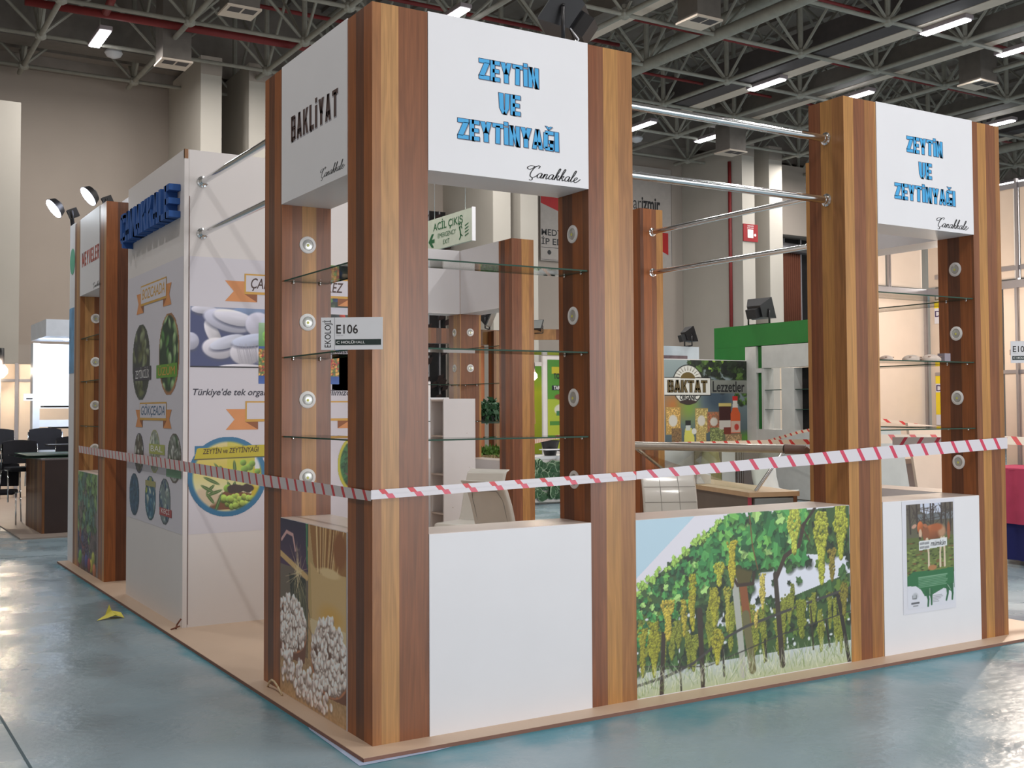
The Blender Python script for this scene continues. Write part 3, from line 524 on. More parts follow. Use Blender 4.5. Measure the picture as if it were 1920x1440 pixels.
def paint_organic():
    k = Ink(1.94, 1.85, 200, 200, (86, 100, 104)); rs = np.random.RandomState(12); k.grad((150, 164, 164), (70, 86, 92), 0, 1.85)
    k.ell(.2, 1.0, .5, .45, (178, 112, 52), soft=.9); k.ell(.55, 1.05, .35, .5, (120, 148, 60), soft=.9); k.ell(1.2, .85, .5, .5, (62, 78, 92), soft=.7); k.ell(1.9, 1.75, .4, .2, (90, 140, 50), soft=.9)
    for i in range(150):
        u, v = .55 + 1.4 * rs.rand(), .35 * rs.rand() ** 1.3 + (.5 * rs.rand() if rs.rand() < .2 else 0); c = [(30, 40, 26), (44, 62, 30), (70, 96, 40), (130, 164, 60), (24, 30, 24)][rs.choice(5, p=[.3, .3, .17, .05, .18])]; k.leaf(u, v, .06 + .05 * rs.rand(), c, rs.rand() * 6, rs)
    for i in range(26): k.leaf(1.65 + .28 * rs.rand(), .6 + .45 * rs.rand(), .06, [(40, 58, 32), (70, 104, 40)][rs.randint(2)], rs.rand() * 6, rs)
    k.grad((130, 132, 124), (120, 122, 116), .44, .74, x0=1.05)
    k.ell(.53, .55, .36, .45, (24, 22, 20), soft=.02); k.ell(.53, .55, .34, .43, (222, 220, 212), soft=.02); k.poly([(0, .38), (1.06, .38), (1.06, .79), (0, .79)], (24, 22, 20)); k.poly([(0, .40), (1.04, .40), (1.04, .77), (0, .77)], (222, 220, 212))
    k.ell(.53, .42, .17, .15, (104, 84, 34), soft=.03); k.poly([(.33, .41), (.75, .41), (.75, .6), (.33, .6)], (222, 220, 212))
    for i in range(11): t = math.pi * (i + .5) / 11; k.line((.53 + .2 * math.cos(t), .41 - .18 * math.sin(t)), (.53 + .3 * math.cos(t), .41 - .27 * math.sin(t)), .014, (70, 58, 40), 1, .004)
    k.ell(.53, .93, .2, .05, (52, 34, 30), soft=.05)
    def pack(x, y, w, h, c, c2, lab=(206, 200, 188)):
        k.poly([(x, y), (x + w, y), (x + w, y + h), (x, y + h)], c)
        for i in range(int(w * h * 700)): k.ell(x + .02 + (w - .04) * rs.rand(), y + .02 + (h - .04) * rs.rand(), .025, .02, c2, rs.rand() * 3, soft=.4, shade=.5)
        if lab: k.ell(x + w / 2, y + h * .5, w * .33, h * .24, lab, soft=.2)
    pack(.02, 1.04, .33, .60, (176, 140, 70), (200, 160, 90)); pack(.68, 1.07, .3, .55, (160, 140, 84), (196, 176, 110)); pack(.97, 1.15, .3, .45, (150, 110, 80), (168, 100, 70)); pack(.15, 1.5, .22, .32, (130, 100, 60), (120, 92, 60), None); pack(.7, 1.5, .24, .32, (170, 150, 90), (176, 156, 96), None); pack(1.02, 1.5, .35, .35, (110, 120, 80), (150, 160, 100), None); pack(1.38, 1.66, .4, .19, (150, 124, 90), (180, 150, 110), None)
    k.poly([(1.25, 1.0), (1.53, 1.0), (1.53, 1.35), (1.25, 1.35)], (64, 24, 22)); k.poly([(1.24, .96), (1.54, .96), (1.54, 1.03), (1.24, 1.03)], (206, 186, 110)); k.poly([(1.25, 1.35), (1.53, 1.35), (1.53, 1.55), (1.25, 1.55)], (206, 200, 190)); k.poly([(1.35, 1.5), (1.53, 1.5), (1.53, 1.66), (1.35, 1.66)], (120, 50, 36))
    k.poly([(1.58, 1.05), (1.68, 1.05), (1.75, 1.2), (1.75, 1.64), (1.52, 1.64), (1.52, 1.2)], (206, 88, 44)); k.poly([(1.58, .86), (1.68, .86), (1.68, .92), (1.7, 1.06), (1.56, 1.06), (1.58, .92)], (214, 206, 198)); k.poly([(1.57, .80), (1.69, .80), (1.69, .90), (1.57, .90)], (200, 40, 40)); k.poly([(1.53, 1.36), (1.75, 1.36), (1.75, 1.62), (1.53, 1.62)], (206, 176, 160)); k.ell(1.66, 1.5, .06, .08, (190, 60, 50), soft=.2)
    k.poly([(.46, 1.5), (.6, 1.5), (.66, 1.7), (.66, 1.85), (.43, 1.85), (.43, 1.7)], (200, 196, 90)); k.poly([(.47, 1.42), (.58, 1.42), (.58, 1.56), (.47, 1.56)], (190, 196, 190)); k.poly([(.46, 1.34), (.59, 1.34), (.59, 1.45), (.46, 1.45)], (22, 24, 24)); k.ell(.66, 1.58, .06, .07, (206, 206, 200), soft=.1)
    return k
def paint_yellow_banner():
    k = Ink(.75, 1.75, 60, 130, (170, 180, 40)); k.grad((84, 140, 40), (184, 196, 40), 0, .5); k.grad((190, 200, 44), (150, 164, 40), .5, 1.75)
    k.poly([(.22, .72), (.42, .72), (.46, 1.15), (.14, 1.15)], (206, 166, 110)); k.ell(.31, .66, .06, .07, (206, 166, 110), soft=.2)
    for v in (.88, .98, 1.06): k.line((.2, v), (.4, v), .03, (110, 80, 50))
    return k
def paint_green_banner():
    k = Ink(.62, 1.75, 60, 130, (170, 184, 48)); k.grad((70, 132, 44), (84, 144, 50), 0, .78); k.grad((160, 180, 60), (170, 180, 44), .78, 1.75)
    k.poly([(.1, .14), (.55, .14), (.55, .27), (.1, .27)], (186, 176, 40)); k.poly([(.1, .50), (.56, .50), (.56, .60), (.1, .60)], (34, 40, 48)); k.ell(.34, .73, .2, .07, (126, 66, 52), soft=.2); k.ell(.32, .98, .18, .12, (206, 206, 190), soft=.15); k.poly([(.2, 1.0), (.42, 1.0), (.42, 1.1), (.2, 1.1)], (60, 120, 80)); k.poly([(.05, 1.2), (.5, 1.2), (.5, 1.28), (.05, 1.28)], (70, 130, 50)); k.poly([(.45, 1.15), (.62, 1.15), (.62, 1.4), (.45, 1.4)], (40, 44, 84))
    return k
# ------------------------------------------------------------------ setting: floor, hall walls, roof
def floor_mat():
    m = bpy.data.materials.new('hall_floor_film'); m.use_nodes = True; nt = m.node_tree; N = nt.nodes; L = nt.links; b = N['Principled BSDF']
    tc = N.new('ShaderNodeTexCoord'); mp = N.new('ShaderNodeMapping'); mp.inputs['Scale'].default_value = (.5, .5, .5); L.new(tc.outputs['Object'], mp.inputs[0])
    n1 = N.new('ShaderNodeTexNoise'); n1.inputs['Scale'].default_value = 1.1; n1.inputs['Detail'].default_value = 5; n1.inputs['Roughness'].default_value = .55; L.new(mp.outputs[0], n1.inputs['Vector'])
    r = N.new('ShaderNodeValToRGB'); r.color_ramp.elements[0].position = .32; r.color_ramp.elements[1].position = .68
    r.color_ramp.elements[0].color = (*[float(x) for x in lin((122, 144, 155))], 1); r.color_ramp.elements[1].color = (*[float(x) for x in lin((146, 165, 175))], 1); L.new(n1.outputs['Fac'], r.inputs[0])
    sp = N.new('ShaderNodeSeparateXYZ'); L.new(tc.outputs['Object'], sp.inputs[0])
    def M(op, a, b2=None, c=None):
        q = N.new('ShaderNodeMath'); q.operation = op
        for i, v in enumerate((a, b2, c)):
            if v is None: continue
            if isinstance(v, (int, float)): q.inputs[i].default_value = v
            else: L.new(v, q.inputs[i])
        return q.outputs[0]
    dy = M('MULTIPLY_ADD', sp.outputs[1], -1, -.147); dx = M('MULTIPLY', M('MULTIPLY_ADD', sp.outputs[0], -1, -.112), 4.5); d = M('MAXIMUM', M('MAXIMUM', dx, dy), M('MAXIMUM', M('ADD', sp.outputs[0], -5.1), M('ADD', sp.outputs[1], -7.6)))
    tn = N.new('ShaderNodeTexNoise'); tn.inputs['Scale'].default_value = 2.2; tn.inputs['Detail'].default_value = 3; L.new(tc.outputs['Object'], tn.inputs['Vector'])
    dd = M('ADD', d, M('MULTIPLY_ADD', tn.outputs['Fac'], .9, -.45)); tf = N.new('ShaderNodeMapRange'); tf.interpolation_type = 'SMOOTHSTEP'; tf.inputs['From Min'].default_value = .02; tf.inputs['From Max'].default_value = .42; tf.inputs['To Min'].default_value = .9; tf.inputs['To Max'].default_value = 0; L.new(dd, tf.inputs['Value'])
    mx = N.new('ShaderNodeMix'); mx.data_type = 'RGBA'; L.new(tf.outputs[0], mx.inputs[0]); L.new(r.outputs[0], mx.inputs[6]); mx.inputs[7].default_value = (*[float(x) for x in lin((58, 134, 152))], 1); L.new(mx.outputs[2], b.inputs['Base Color'])
    n2 = N.new('ShaderNodeTexNoise'); n2.inputs['Scale'].default_value = 3.5; n2.inputs['Detail'].default_value = 4; L.new(mp.outputs[0], n2.inputs['Vector'])
    q = N.new('ShaderNodeMapRange'); q.inputs['To Min'].default_value = .17; q.inputs['To Max'].default_value = .40; q.inputs['From Min'].default_value = .35; q.inputs['From Max'].default_value = .65; L.new(n2.outputs['Fac'], q.inputs['Value']); L.new(q.outputs[0], b.inputs['Roughness'])
    n3 = N.new('ShaderNodeTexNoise'); n3.inputs['Scale'].default_value = 34; n3.inputs['Detail'].default_value = 5; L.new(mp.outputs[0], n3.inputs['Vector'])
    bp = N.new('ShaderNodeBump'); bp.inputs['Strength'].default_value = .35; bp.inputs['Distance'].default_value = .012; L.new(n3.outputs['Fac'], bp.inputs['Height']); L.new(bp.outputs[0], b.inputs['Normal'])
    return m
fl = struct('floor', MB().box(-20, 55, -22, 24, -.12, -.02), floor_mat())
SEAM = mat('film_seam_dark', (62, 86, 96), .6); TEAL = mat('teal_film', (62, 138, 156), .35, var=.08, scale=1.5); PALEF = mat('pale_film_edge', (170, 186, 214), .35, var=.08)
MB().obox((-1.42, 2.2, -.0195), (-.028, 6.2, 0), (.007, 0, 0), (0, 0, .0006)).build('film_seam', SEAM, fl)
MB().obox((-2.2, 8.6, -.0195), (2.2, .1, 0), (0, .008, 0), (0, 0, .0006)).build('film_seam', SEAM, fl)
MB().obox((9, -1.6, -.0195), (6, .06, 0), (0, .01, 0), (0, 0, .0006)).build('film_seam', SEAM, fl)

stand = thing('stand_platform', 'beige low platform board carrying the wooden stand', 'platform', (2.4, 4, -.02))
box('platform_board', -.11, 5.35, -.145, 7.95, -.02, 0, PLATF, stand)
EDGEB = mat('board_edge', (130, 92, 78), .7)
box('board_edge', -.112, 5.352, -.147, -.145, -.02, -.002, EDGEB, stand); box('board_edge', -.112, -.11, -.147, 7.95, -.02, -.002, EDGEB, stand)
mb = MB(); 
mb.poly([(-.112, -.147, -.0183), (-.145, -.185, -.0183), (.25, -.172, -.0183), (.35, -.15, -.0183)]); mb.poly([(-.112, -.147, -.0183), (-.112, .55, -.0183), (-.124, .5, -.0183), (-.145, -.185, -.0183)])
tag(mb.build('loose_film_edge', PALEF), 'pale crumpled film edge at the near corner of the platform', 'floor film')

struct('wall_back', MB().box(-20, 55, 24, 24.3, -.02, 9.75), PAINTW)
struct('trim_1', MB().box(-20, 55, 23.6, 24.3, 9.75, 12.4).box(-20, 55, 23.2, 23.6, 10.0, 10.35), DECK)
struct('wall_west_blocker', MB().box(-9.3, -9, -22, 21.0, -.02, 12.4), PAINTW)  # unseen wall, added to keep light off the left-facing sides
struct('wall_left', MB().box(-20, 1.23, 21.1, 23.99, -.02, 8.2), PAINTL)
struct('wall_sill', MB().box(1.23, 5.06, 21.15, 23.99, -.02, 3.02), PAINTW)
for i, (a, b, z0, z1) in enumerate([(5.06, 5.55, -.02, 9.85), (6.2, 6.75, -.02, 9.85), (12.88, 13.43, 5.95, 9.85), (13.74, 14.3, -.02, 9.85), (21.8, 22.31, -.02, 9.85), (22.94, 23.5, -.02, 9.85), (30.3, 30.8, -.02, 9.85), (31.4, 31.95, -.02, 9.85)]):
    p = struct('trim_%d' % (i + 2), MB().box(a, b, 21.1, 23.99, z0, z1), PAINTL)
    MB().box(a - .004, b + .004, 21.09, 21.1, 9.42, 9.85).build('capital_joint', PAINTW, p)
struct('wall_lower_middle', MB().box(13.0, 13.43, 21.3, 23.99, -.02, 5.95), PAINTL)
struct('wall_right', MB().box(23.5, 55, 22.6, 23.99, 7.4, 9.75).box(23.5, 55, 22.6, 23.99, -.02, 3.2), PAINTW)
w = struct('window_1', MB().box(23.5, 30.3, 23.3, 23.9, 3.2, 7.4), DARK)
for x in (24.2, 24.9, 25.6, 26.4, 27.2): MB().box(x, x + .05, 23.2, 23.3, 3.2, 7.4).build('window_frame', ALU, w)
for i in range(9): MB().tube((25.45 + i * .1, 23.1, 3.2), (25.43 + i * .1, 23.1, 7.0), .05, 6).build('curtain_fold', mat('rust_curtain', (96, 52, 34), .9), w)
MB().tube((23.9, 23.0, 7.1), (26.5, 23.0, 7.0), .17, 8).build('roller_blind', ALU, w)
w = struct('window_2', MB().box(11.3, 12.7, 23.5, 23.97, 1.2, 7.2), DARK)
for x in (11.6, 12.1, 12.45): MB().box(x, x + .04, 23.42, 23.5, 1.2, 7.2).build('window_frame', ALU, w)
rr = random.Random(5)
mb = MB()
for i in range(90):
    x, z = 11.5 + 1.2 * rr.random(), 1.6 + 5.4 * rr.random(); mb.obox((x, 23.3, z), (.10, .02, .03), (0, .01, 0), (.03, 0, .09))
tag(mb.build('dark_foliage', mat('dark_foliage', (40, 26, 24), .9), w), kind='stuff')

ceil = struct('ceiling', MB().box(-20, 55, -22, 24.3, 12.4, 12.6), DECK)
mb = MB()
for i in range(75): mb.box(-20 + i, -19.93 + i, 0, 23.6, 12.3, 12.4)
mb.build('roof_purlins', DECK, ceil); ceil.children[0]['kind'] = 'stuff'
G = 2.45; XN = [16.2 + G * k for k in range(-7, 13)]; YN = [10.6 + G * j for j in range(-4, 6)]
def seen(x, y, z=9.5):
    d = (x + 2.225) * .5283 + (y + 5.01) * .8491
    if d < 10: return False
    a = ((x + 2.225) * .8491 - (y + 5.01) * .5283) / d; return abs(a) < .56 and (z - 1.6) / d < .45
ZB, ZT = 9.5, 11.9
def shared(name, mb, m): me = mb.mesh(name); me.materials.append(m); return me
MP = shared('post', MB().tube((0, 0, 0), (0, 0, ZT - ZB), .06, 8), TRUSS)
MBX = {s: shared('brace', MB().tube((0, 0, 0), (s * G, 0, ZT - ZB), .035, 6), TRUSS) for s in (1, -1)}
MBY = {s: shared('brace', MB().tube((0, 0, 0), (0, s * G, ZT - ZB), .035, 6), TRUSS) for s in (1, -1)}
MND = shared('node', MB().lathe((0, 0, -.1), (0, 0, 1), [(.05, 0), (.11, .04), (.13, .1), (.11, .17), (.05, .22)], 8), TRUSS)
def put(me, par, loc):
    o = bpy.data.objects.new(me.name.split('.')[0], me); COL.objects.link(o); o.parent = par; o.location = loc
for ix_, x in enumerate(XN):
    ys = [y for y in YN if seen(x, y)]
    if not ys: continue
    y0, y1 = min(ys) - G, 23.5; big = ix_ in (6, 12)
    t = MB().tube((x, y0, ZB), (x, y1, ZB), .13 if big else .055, 10).tube((x, y0, ZT), (x, y1, ZT), .05, 8)
    if big: t.tube((x + .9, y0, ZB + .75), (x + .9, y1, ZB + .75), .13, 10)
    tr = t.build('roof_truss', TRUSS, ceil)
    for y in ys:
        put(MP, tr, (x, y, ZB)); put(MND, tr, (x, y, ZB))
        for s in (1, -1): put(MBY[s], tr, (x, y, ZB)); put(MBX[s], tr, (x, y, ZB))
for y in YN:
    xs = [x for x in XN if seen(x, y)]
    if xs: MB().tube((min(xs) - G, y, ZB), (max(xs) + G, y, ZB), .045, 8).tube((min(xs) - G, y, ZT), (max(xs) + G, y, ZT), .04, 8).build('roof_truss', TRUSS, ceil)
# ducts and cable trays running with the trusses
for i, (x0, x1, y0, y1, z0, z1, m, lab) in enumerate([(16.55, 17.45, 6.5, 18.6, 9.55, 10.15, DUCTD, 'dark flat cable tray hung above the front rail, nearest of three'), (18.9, 19.7, 5.0, 19.5, 9.6, 10.0, DUCT, 'galvanised flat tray hung beside the second row of ceiling lights'), (24.2, 25.2, 5.0, 16.0, 9.6, 10.0, DUCT, 'galvanised flat tray above the right sign panel'),
       (-2, 4.4, 21.6, 22.3, 9.8, 10.7, DUCT, 'long square air duct running above the left hall wall'), (11.2, 12.0, 10.5, 15.5, 9.7, 10.1, DUCT, 'galvanised tray behind the black floodlight on the sign'), (27, 27.9, 8, 17, 9.6, 10.2, DUCTD, 'dark flat tray at the far right of the roof')]):
    o = tag(box('ceiling_duct', x0, x1, y0, y1, z0, z1, m), lab, 'duct')
    if x1 - x0 < 2: box('duct_lit_underside', x0 + .5, x1 - .02, y0, y1, z0 - .01, z0, BEIGEP, o)  # beige strip paints in the light falling on the tray from below
for i, (x, y, zb, lab) in enumerate([(12.35, 12.0, 9.2, 'square air outlet hanging right of the black floodlight'), (20.9, 11.95, 9.2, 'square air outlet hanging above the right tower sign'), (4.0, 19.4, 9.0, 'square air outlet hanging just left of the first wall pillar'), (4.4, 16.1, 9.2, 'square air outlet at the top edge, left of the near tower'), (19.5, 19.05, 8.8, 'square air outlet above the red fire pipe')]):
    v = thing('air_outlet', lab, 'air vent', (x, y, zb))
    box('duct_drop', x - .3, x + .3, y - .3, y + .3, zb + .04, 10.6, DUCT, v); box('grille_frame', x - .33, x + .33, y - .33, y + .33, zb, zb + .04, BEIGEP, v)
    for a in (-.14, .14): box('grille', x + a - .12, x + a + .12, y - .28, y - .02, zb - .004, zb, DUCTD, v)
for p, q, r, lab in [((1.0, 19.0, 9.7), (9.5, 18.85, 9.7), .085, 'thick red sprinkler pipe under the roof at upper left'), ((3.0, 19.86, 10.8), (9.5, 19.86, 10.8), .05, 'thin red sprinkler pipe above the thick one'), ((2.5, 17.6, 9.9), (2.5, 18.85, 9.7), .085, 'short red pipe joining at the first lamp'),
                     ((12, 14.1, 9.9), (30, 14.1, 9.9), .035, 'thin dark red pipe crossing the truss field above the rails'), ((13, 16.8, 9.8), (34, 16.8, 9.8), .035, 'thin dark red pipe crossing above the right tower'), ((11, 11.4, 10), (30, 11.4, 10), .035, 'thin dark red pipe nearest the camera in the roof'), ((4, 16.9, 10.4), (14, 16.9, 10.4), .05, 'red pipe running behind the near tower top')]:
    tag(MB().tube(p, q, r, 8).build('sprinkler_pipe', REDP), lab, 'pipe')
tag(MB().tube((21.74, 21.6, 2.5), (21.74, 21.6, 9.3), .055, 8).build('riser_pipe', REDP), 'vertical red fire pipe on the hall wall beside the hydrant sign', 'pipe')
# ceiling lamps
LEDS = [(17.12, 15.1, 9.45, 'over the front rail, left of the duct light'), (17.35, 10.1, 9.45, 'brightest above the right tower, upper right'), (16.97, 19.9, 9.45, 'just right of the second wooden column top'), (19.55, 20.0, 9.45, 'between the two steel rails near the pillar'),
        (19.8, 14.75, 9.45, 'just above the top of the right tower corner'), (25.4, 14.7, 9.45, 'above the far right column of the right tower'), (20.03, 10.2, 9.45, 'at the right picture edge under the roof'), (33.1, 19.6, 9.45, 'far right, just over the booth frame'),
        (2.57, 19.8, 9.45, 'alone in the upper left under the red pipe'), (8.31, 14.8, 9.45, 'just over the near sign beside the corner column'), (11.12, 14.85, 9.45, 'under the black floodlight')]
for i, (x, y, z, w_) in enumerate(LEDS):
    t = thing('ceiling_lamp', 'lit long white ceiling lamp ' + w_, 'ceiling lamp', (x, y, z))
    hl = .55 if i != 8 else .6
    box('housing', x - .13, x + .13, y - hl - .05, y + hl + .05, z, z + .09, mat('lamp_housing', (150, 140, 144), .6), t, bevel=.015)
    box('diffuser', x - .11, x + .11, y - hl, y + hl, z - .03, z, LED, t, bevel=.012)
    MB().tube((x, y, z + .09), (x, y, z + .5), .012, 6).build('hanger', TRUSS, t)
for i, (x, y) in enumerate([(17.2, 15), (17.3, 8), (2.6, 19.5), (8.3, 14.5), (11, 12), (20, 11), (25, 14), (-3, 10), (6, 9), (9, 4), (15, 2), (3, -2), (-4, 2), (9, -3), (2, -6), (-4, -5), (22, 18), (12, 19), (15, 8), (28, 14), (24, 20), (6, 18)]):  # hall lamp light; some at far right added only to brighten the wall
    l = bpy.data.lights.new('lamp_light', 'AREA'); l.shape = 'RECTANGLE'; l.size = .3; l.size_y = 1.4; l.energy = 160; l.color = (1, .965, .93)
    o = bpy.data.objects.new('lamp_light', l); COL.objects.link(o); o.location = (x, y, 9.3)
for i, (x, y, lab) in enumerate([(.6, 22.0, 'round smoke detector under the duct at far upper left'), (3.2, 21.5, 'round smoke detector under the duct left of the air outlet'), (18.4, 22.0, 'round dome under the roof behind the front rail')]):
    tag(MB().lathe((x, y, 9.75), (0, 0, -1), [(.18, 0), (.2, .05), (.15, .13), (.05, .17)], 16).build('dome', WHITE), lab, 'detector')

# ------------------------------------------------------------------ signs on the hall wall
bn = thing('wall_banner', 'large grey hanging banner with red ribbon shapes and black text on hall wall', 'banner', (18.7, 23.95, 6.1))
box('banner_cloth', 16.17, 21.27, 23.9, 23.93, 6.1, 9.4, mat('banner_cloth', (176, 168, 162), .8), bn)
F = front(0, 23.9)
font_text(F, 'MEDYA', 16.2, 6.88, .19, INKBLACK, bn, bold=.015, width=.95); font_text(F, 'İP EDER', 16.2, 6.6, .19, INKBLACK, bn, bold=.015, width=1.15)
font_text(F, 'fuar', 19.40, 7.98 + .02, .42, INKBLACK, bn, width=.62, bold=-.005); font_text(F, 'izmir', 20.04, 8.0, .42, INKBLACK, bn, width=.76, bold=.03)
REDB = mat('ink_red_banner', (176, 30, 32), .6)
MB().poly([F.p(16.18, 7.86, .002), F.p(17.3, 7.5, .002), F.p(17.3, 8.15, .002), F.p(16.18, 8.15, .002)]).build('red_ribbon', REDB, bn); MB().poly([F.p(20.2, 6.95, .002), F.p(21.12, 6.58, .002), F.p(21.12, 7.3, .002), F.p(20.2, 7.3, .002)]).build('red_ribbon', REDB, bn)
box('printed_rule', 16.2, 17.8, 23.896, 23.899, 6.50, 6.515, INKBLACK, bn); MB().lathe((16.48, 23.9, 6.36), (0, -1, 0), [(.07, 0), (.07, .003)], 20).build('round_mark', INKBLACK, bn)
box('banner_seam', 16.2, 17.8, 23.896, 23.899, 6.13, 6.14, INKBLACK, bn); box('banner_seam', 21.26, 21.27, 23.896, 23.899, 6.1, 9.4, INKBLACK, bn)
hy = thing('hydrant_sign', 'square dark red fire hose sign with white pictogram on the pillar', 'sign', (22.1, 21.09, 6.74))
box('plate', 21.8, 22.4, 21.06, 21.09, 6.74, 7.28, mat('sign_red', (146, 26, 32), .5), hy); F = front(21.8, 21.06, 6.74)
box('pictogram', 21.97, 22.2, 21.052, 21.06, 6.85, 7.11, INKWHITE, hy); MB().lathe((22.28, 21.06, 6.95), (0, -1, 0), [(.045, 0), (.045, .006)], 16).build('pictogram', INKWHITE, hy)
font_text(F, 'YANGIN', .16, .46, .045, INKWHITE, hy, width=.26); font_text(F, 'DOLABI', .16, .395, .045, INKWHITE, hy, width=.26)
ex = thing('exit_sign', 'white hanging panel reading ACİL ÇIKIŞ EMERGENCY EXIT with green arrow', 'sign', (9, 16.2, 5.05))
M_EX = mat('exit_sign_white', (188, 196, 180), .5)
box('panel', 9, 9.06, 15.25, 17.4, 5.06, 5.74, M_EX, ex); box('edge_strip', 8.99, 9.07, 15.23, 15.25, 5.05, 5.75, WHITE, ex)
for y in (15.6, 17.0): MB().tube((9.03, y, 5.74), (9.03, y, 9.5), .006, 6).build('hanging_wire', CHROME, ex)
F = Frame((9, 17.4, 5.06), (0, -1, 0), (0, 0, 1), (-1, 0, 0))
font_text(F, 'ACİL ÇIKIŞ', .40, .42, .16, INKGREEN, ex, width=1.35, bold=.012, lift=.004); font_text(F, 'EMERGENCY', .62, .235, .10, INKGREEN, ex, width=.82, lift=.004); font_text(F, 'EXIT', .86, .075, .10, INKGREEN, ex, width=.30, lift=.004)
MB().poly([F.p(.17, .20, .004), F.p(.33, .06, .004), F.p(.43, .06, .004), F.p(.33, .16, .004), F.p(.46, .16, .004), F.p(.46, .24, .004), F.p(.33, .24, .004), F.p(.43, .36, .004), F.p(.33, .36, .004)]).build('arrow', INKGREEN, ex)
mb = MB(); P = lambda pts, w: [mb.poly([F.p(a[0] - w, a[1], .004), F.p(a[0] + w, a[1], .004), F.p(b[0] + w, b[1], .004), F.p(b[0] - w, b[1], .004)]) for a, b in zip(pts, pts[1:])]
P([(1.60, .08), (1.66, .16), (1.64, .24), (1.60, .36)], .025); P([(1.64, .2), (1.74, .14), (1.80, .14)], .022); P([(1.58, .32), (1.68, .36), (1.72, .30)], .018)
mb.poly([F.p(1.59 + .035 * math.cos(t), .41 + .03 * math.sin(t), .004) for t in [k * .785 for k in range(8)]])
for k in range(4): mb.poly([F.p(1.84, .12 + k * .07, .004), F.p(2.0, .16 + k * .07, .004), F.p(2.0, .18 + k * .07, .004), F.p(1.84, .145 + k * .07, .004)])
mb.build('running_figure', INKGREEN, ex)

# ------------------------------------------------------------------ wooden display towers
S_, CW, H_, HS, HC = 1.572, .30, 3.582, 2.787, .983
LZ = [2.562, 2.109, 1.657, 1.207]; SZ = [2.343, 1.90, 1.445]
def downlight(root, c, n):
    c = Vector(c); n = Vector(n); d = MB().lathe(c, n, [(.050, 0), (.050, .004), (.046, .007), (.034, .008), (.031, .003)], 28).build('downlight', mat('downlight_white', (232, 230, 230), .4), root)
    MB().lathe(c, n, [(.0305, .0028), (.030, .006), (.024, .0075), (.012, .0085)], 24).build('lens', mat('frosted_lens', (188, 190, 186), .25, .4), d)
    MB().lathe(c + Vector((0, 0, -.003)), n, [(.008, .0085), (.008, .0098), (.004, .0105)], 12).build('led_chip', mat('led_chip', (214, 214, 110), .4), d)
def shelf(root, x0, x1, y0, y1, z, axis):
    g = box('glass_shelf', x0, x1, y0, y1, z - .004, z + .004, GLASS, root)
    e = .0005; mb = MB()
    for a in ((x0, x1, y0 - e, y0), (x0, x1, y1, y1 + e), (x0 - e, x0, y0, y1), (x1, x1 + e, y0, y1)): mb.box(a[0], a[1], a[2], a[3], z - .004, z + .004)
    mb.build('glass_edge', GEDGE, g)
    for k in (.2, .8):
        for end in (0, 1):
            p = (x0 + .004 if end == 0 else x1 - .004, y0 + (y1 - y0) * k) if axis == 'x' else (x0 + (x1 - x0) * k, y0 + .004 if end == 0 else y1 - .004)
            MB().lathe((p[0], p[1], z - .016), (0, 0, 1), [(.003, 0), (.007, .004), (.007, .009), (.003, .0115)], 10).build('shelf_clip', CHROME, g)
def tower(label, X, Y, sx, sy, offs):
    root = thing('display_tower', label, 'display stand', (X, Y, 0))
    fx = lambda a: X + sx * a; fy = lambda a: Y + sy * a; n = S_ - CW
    def bx(nm, a0, a1, b0, b1, z0, z1, m, par=root, off=(0, .6, .3, .9)): return box(nm, fx(a0), fx(a1), fy(b0), fy(b1), z0, z1, m, par, off)
    bx('column', 0, CW, 0, CW, 0, H_, WOOD, off=offs[0]); bx('column', n, S_, 0, CW, 0, H_, WOOD, off=offs[1]); bx('column', 0, CW, n, S_, 0, H_, WOOD, off=offs[2])
    g = .0012
    s1 = bx('sign_box', CW + g, n - g, -.004, CW - .002, HS, H_ + .004, WHITE); s2 = bx('sign_box', -.004, CW - .002, CW + g, n - g, HS, H_ + .004, WHITE)
    c1 = bx('counter', CW + g, n - g, -.004, CW - .004, 0.0, HC, WHITE); c2 = bx('counter', -.004, CW - .004, CW + g, n - g, 0.0, HC, WHITE)
    bx('counter_top', CW + g, n - g, -.002, CW - .006, HC, HC + .002, LEDGE, c1); bx('counter_top', -.002, CW - .006, CW + g, n - g, HC, HC + .002, LEDGE, c2)  # thin beige sheets paint a slight reflection onto the white counter tops
    for z in LZ:
        downlight(root, (fx(n), fy(.155), z), (-sx, 0, 0)); downlight(root, (fx(CW), fy(.155), z), (sx, 0, 0))
        downlight(root, (fx(.155), fy(n), z), (0, -sy, 0)); downlight(root, (fx(.155), fy(CW), z), (0, sy, 0))
    for z in SZ:
        a, b = sorted((fx(CW + .003), fx(n - .003))); c, d = sorted((fy(.012), fy(.285))); shelf(root, a, b, c, d, z, 'x')
        a, b = sorted((fx(.012), fx(.285))); c, d = sorted((fy(CW + .003), fy(n - .003))); shelf(root, a, b, c, d, z, 'y')
    return root, s1, s2, c1, c2
def olive_sign(s, x0):
    F = front(0, -.004)
    k = dict(outline=INKNAVY, shadow=INKSHADOW, gap=.5, wob=.02)
    block_text(F, 'ZEYTİN', x0 + .592 - .30, 3.290, .360, .105, INKBLUE, s, **k)
    block_text(F, 'VE', x0 + .708 - .30, 3.128, .130, .105, INKBLUE, s, **k); block_text(F, 'ZEYTİNYAĞI', x0 + .467 - .30, 2.967, .610, .103, INKBLUE, s, **k)
    script_text(F, 'Çanakkale', x0 + .872 - .30, 2.812, .335, .066, INKBLACK, s)
t1, s1, s2, c1, c2 = tower('near corner tower of plum-wood columns with white sign boxes and glass shelves', 0, 0, 1, 1, [(0, .6, .3, .9), (.30, .66, .1, .5), (.84, .63, .2, .3)])
olive_sign(s1, .30)
F = side(-.004, 0)
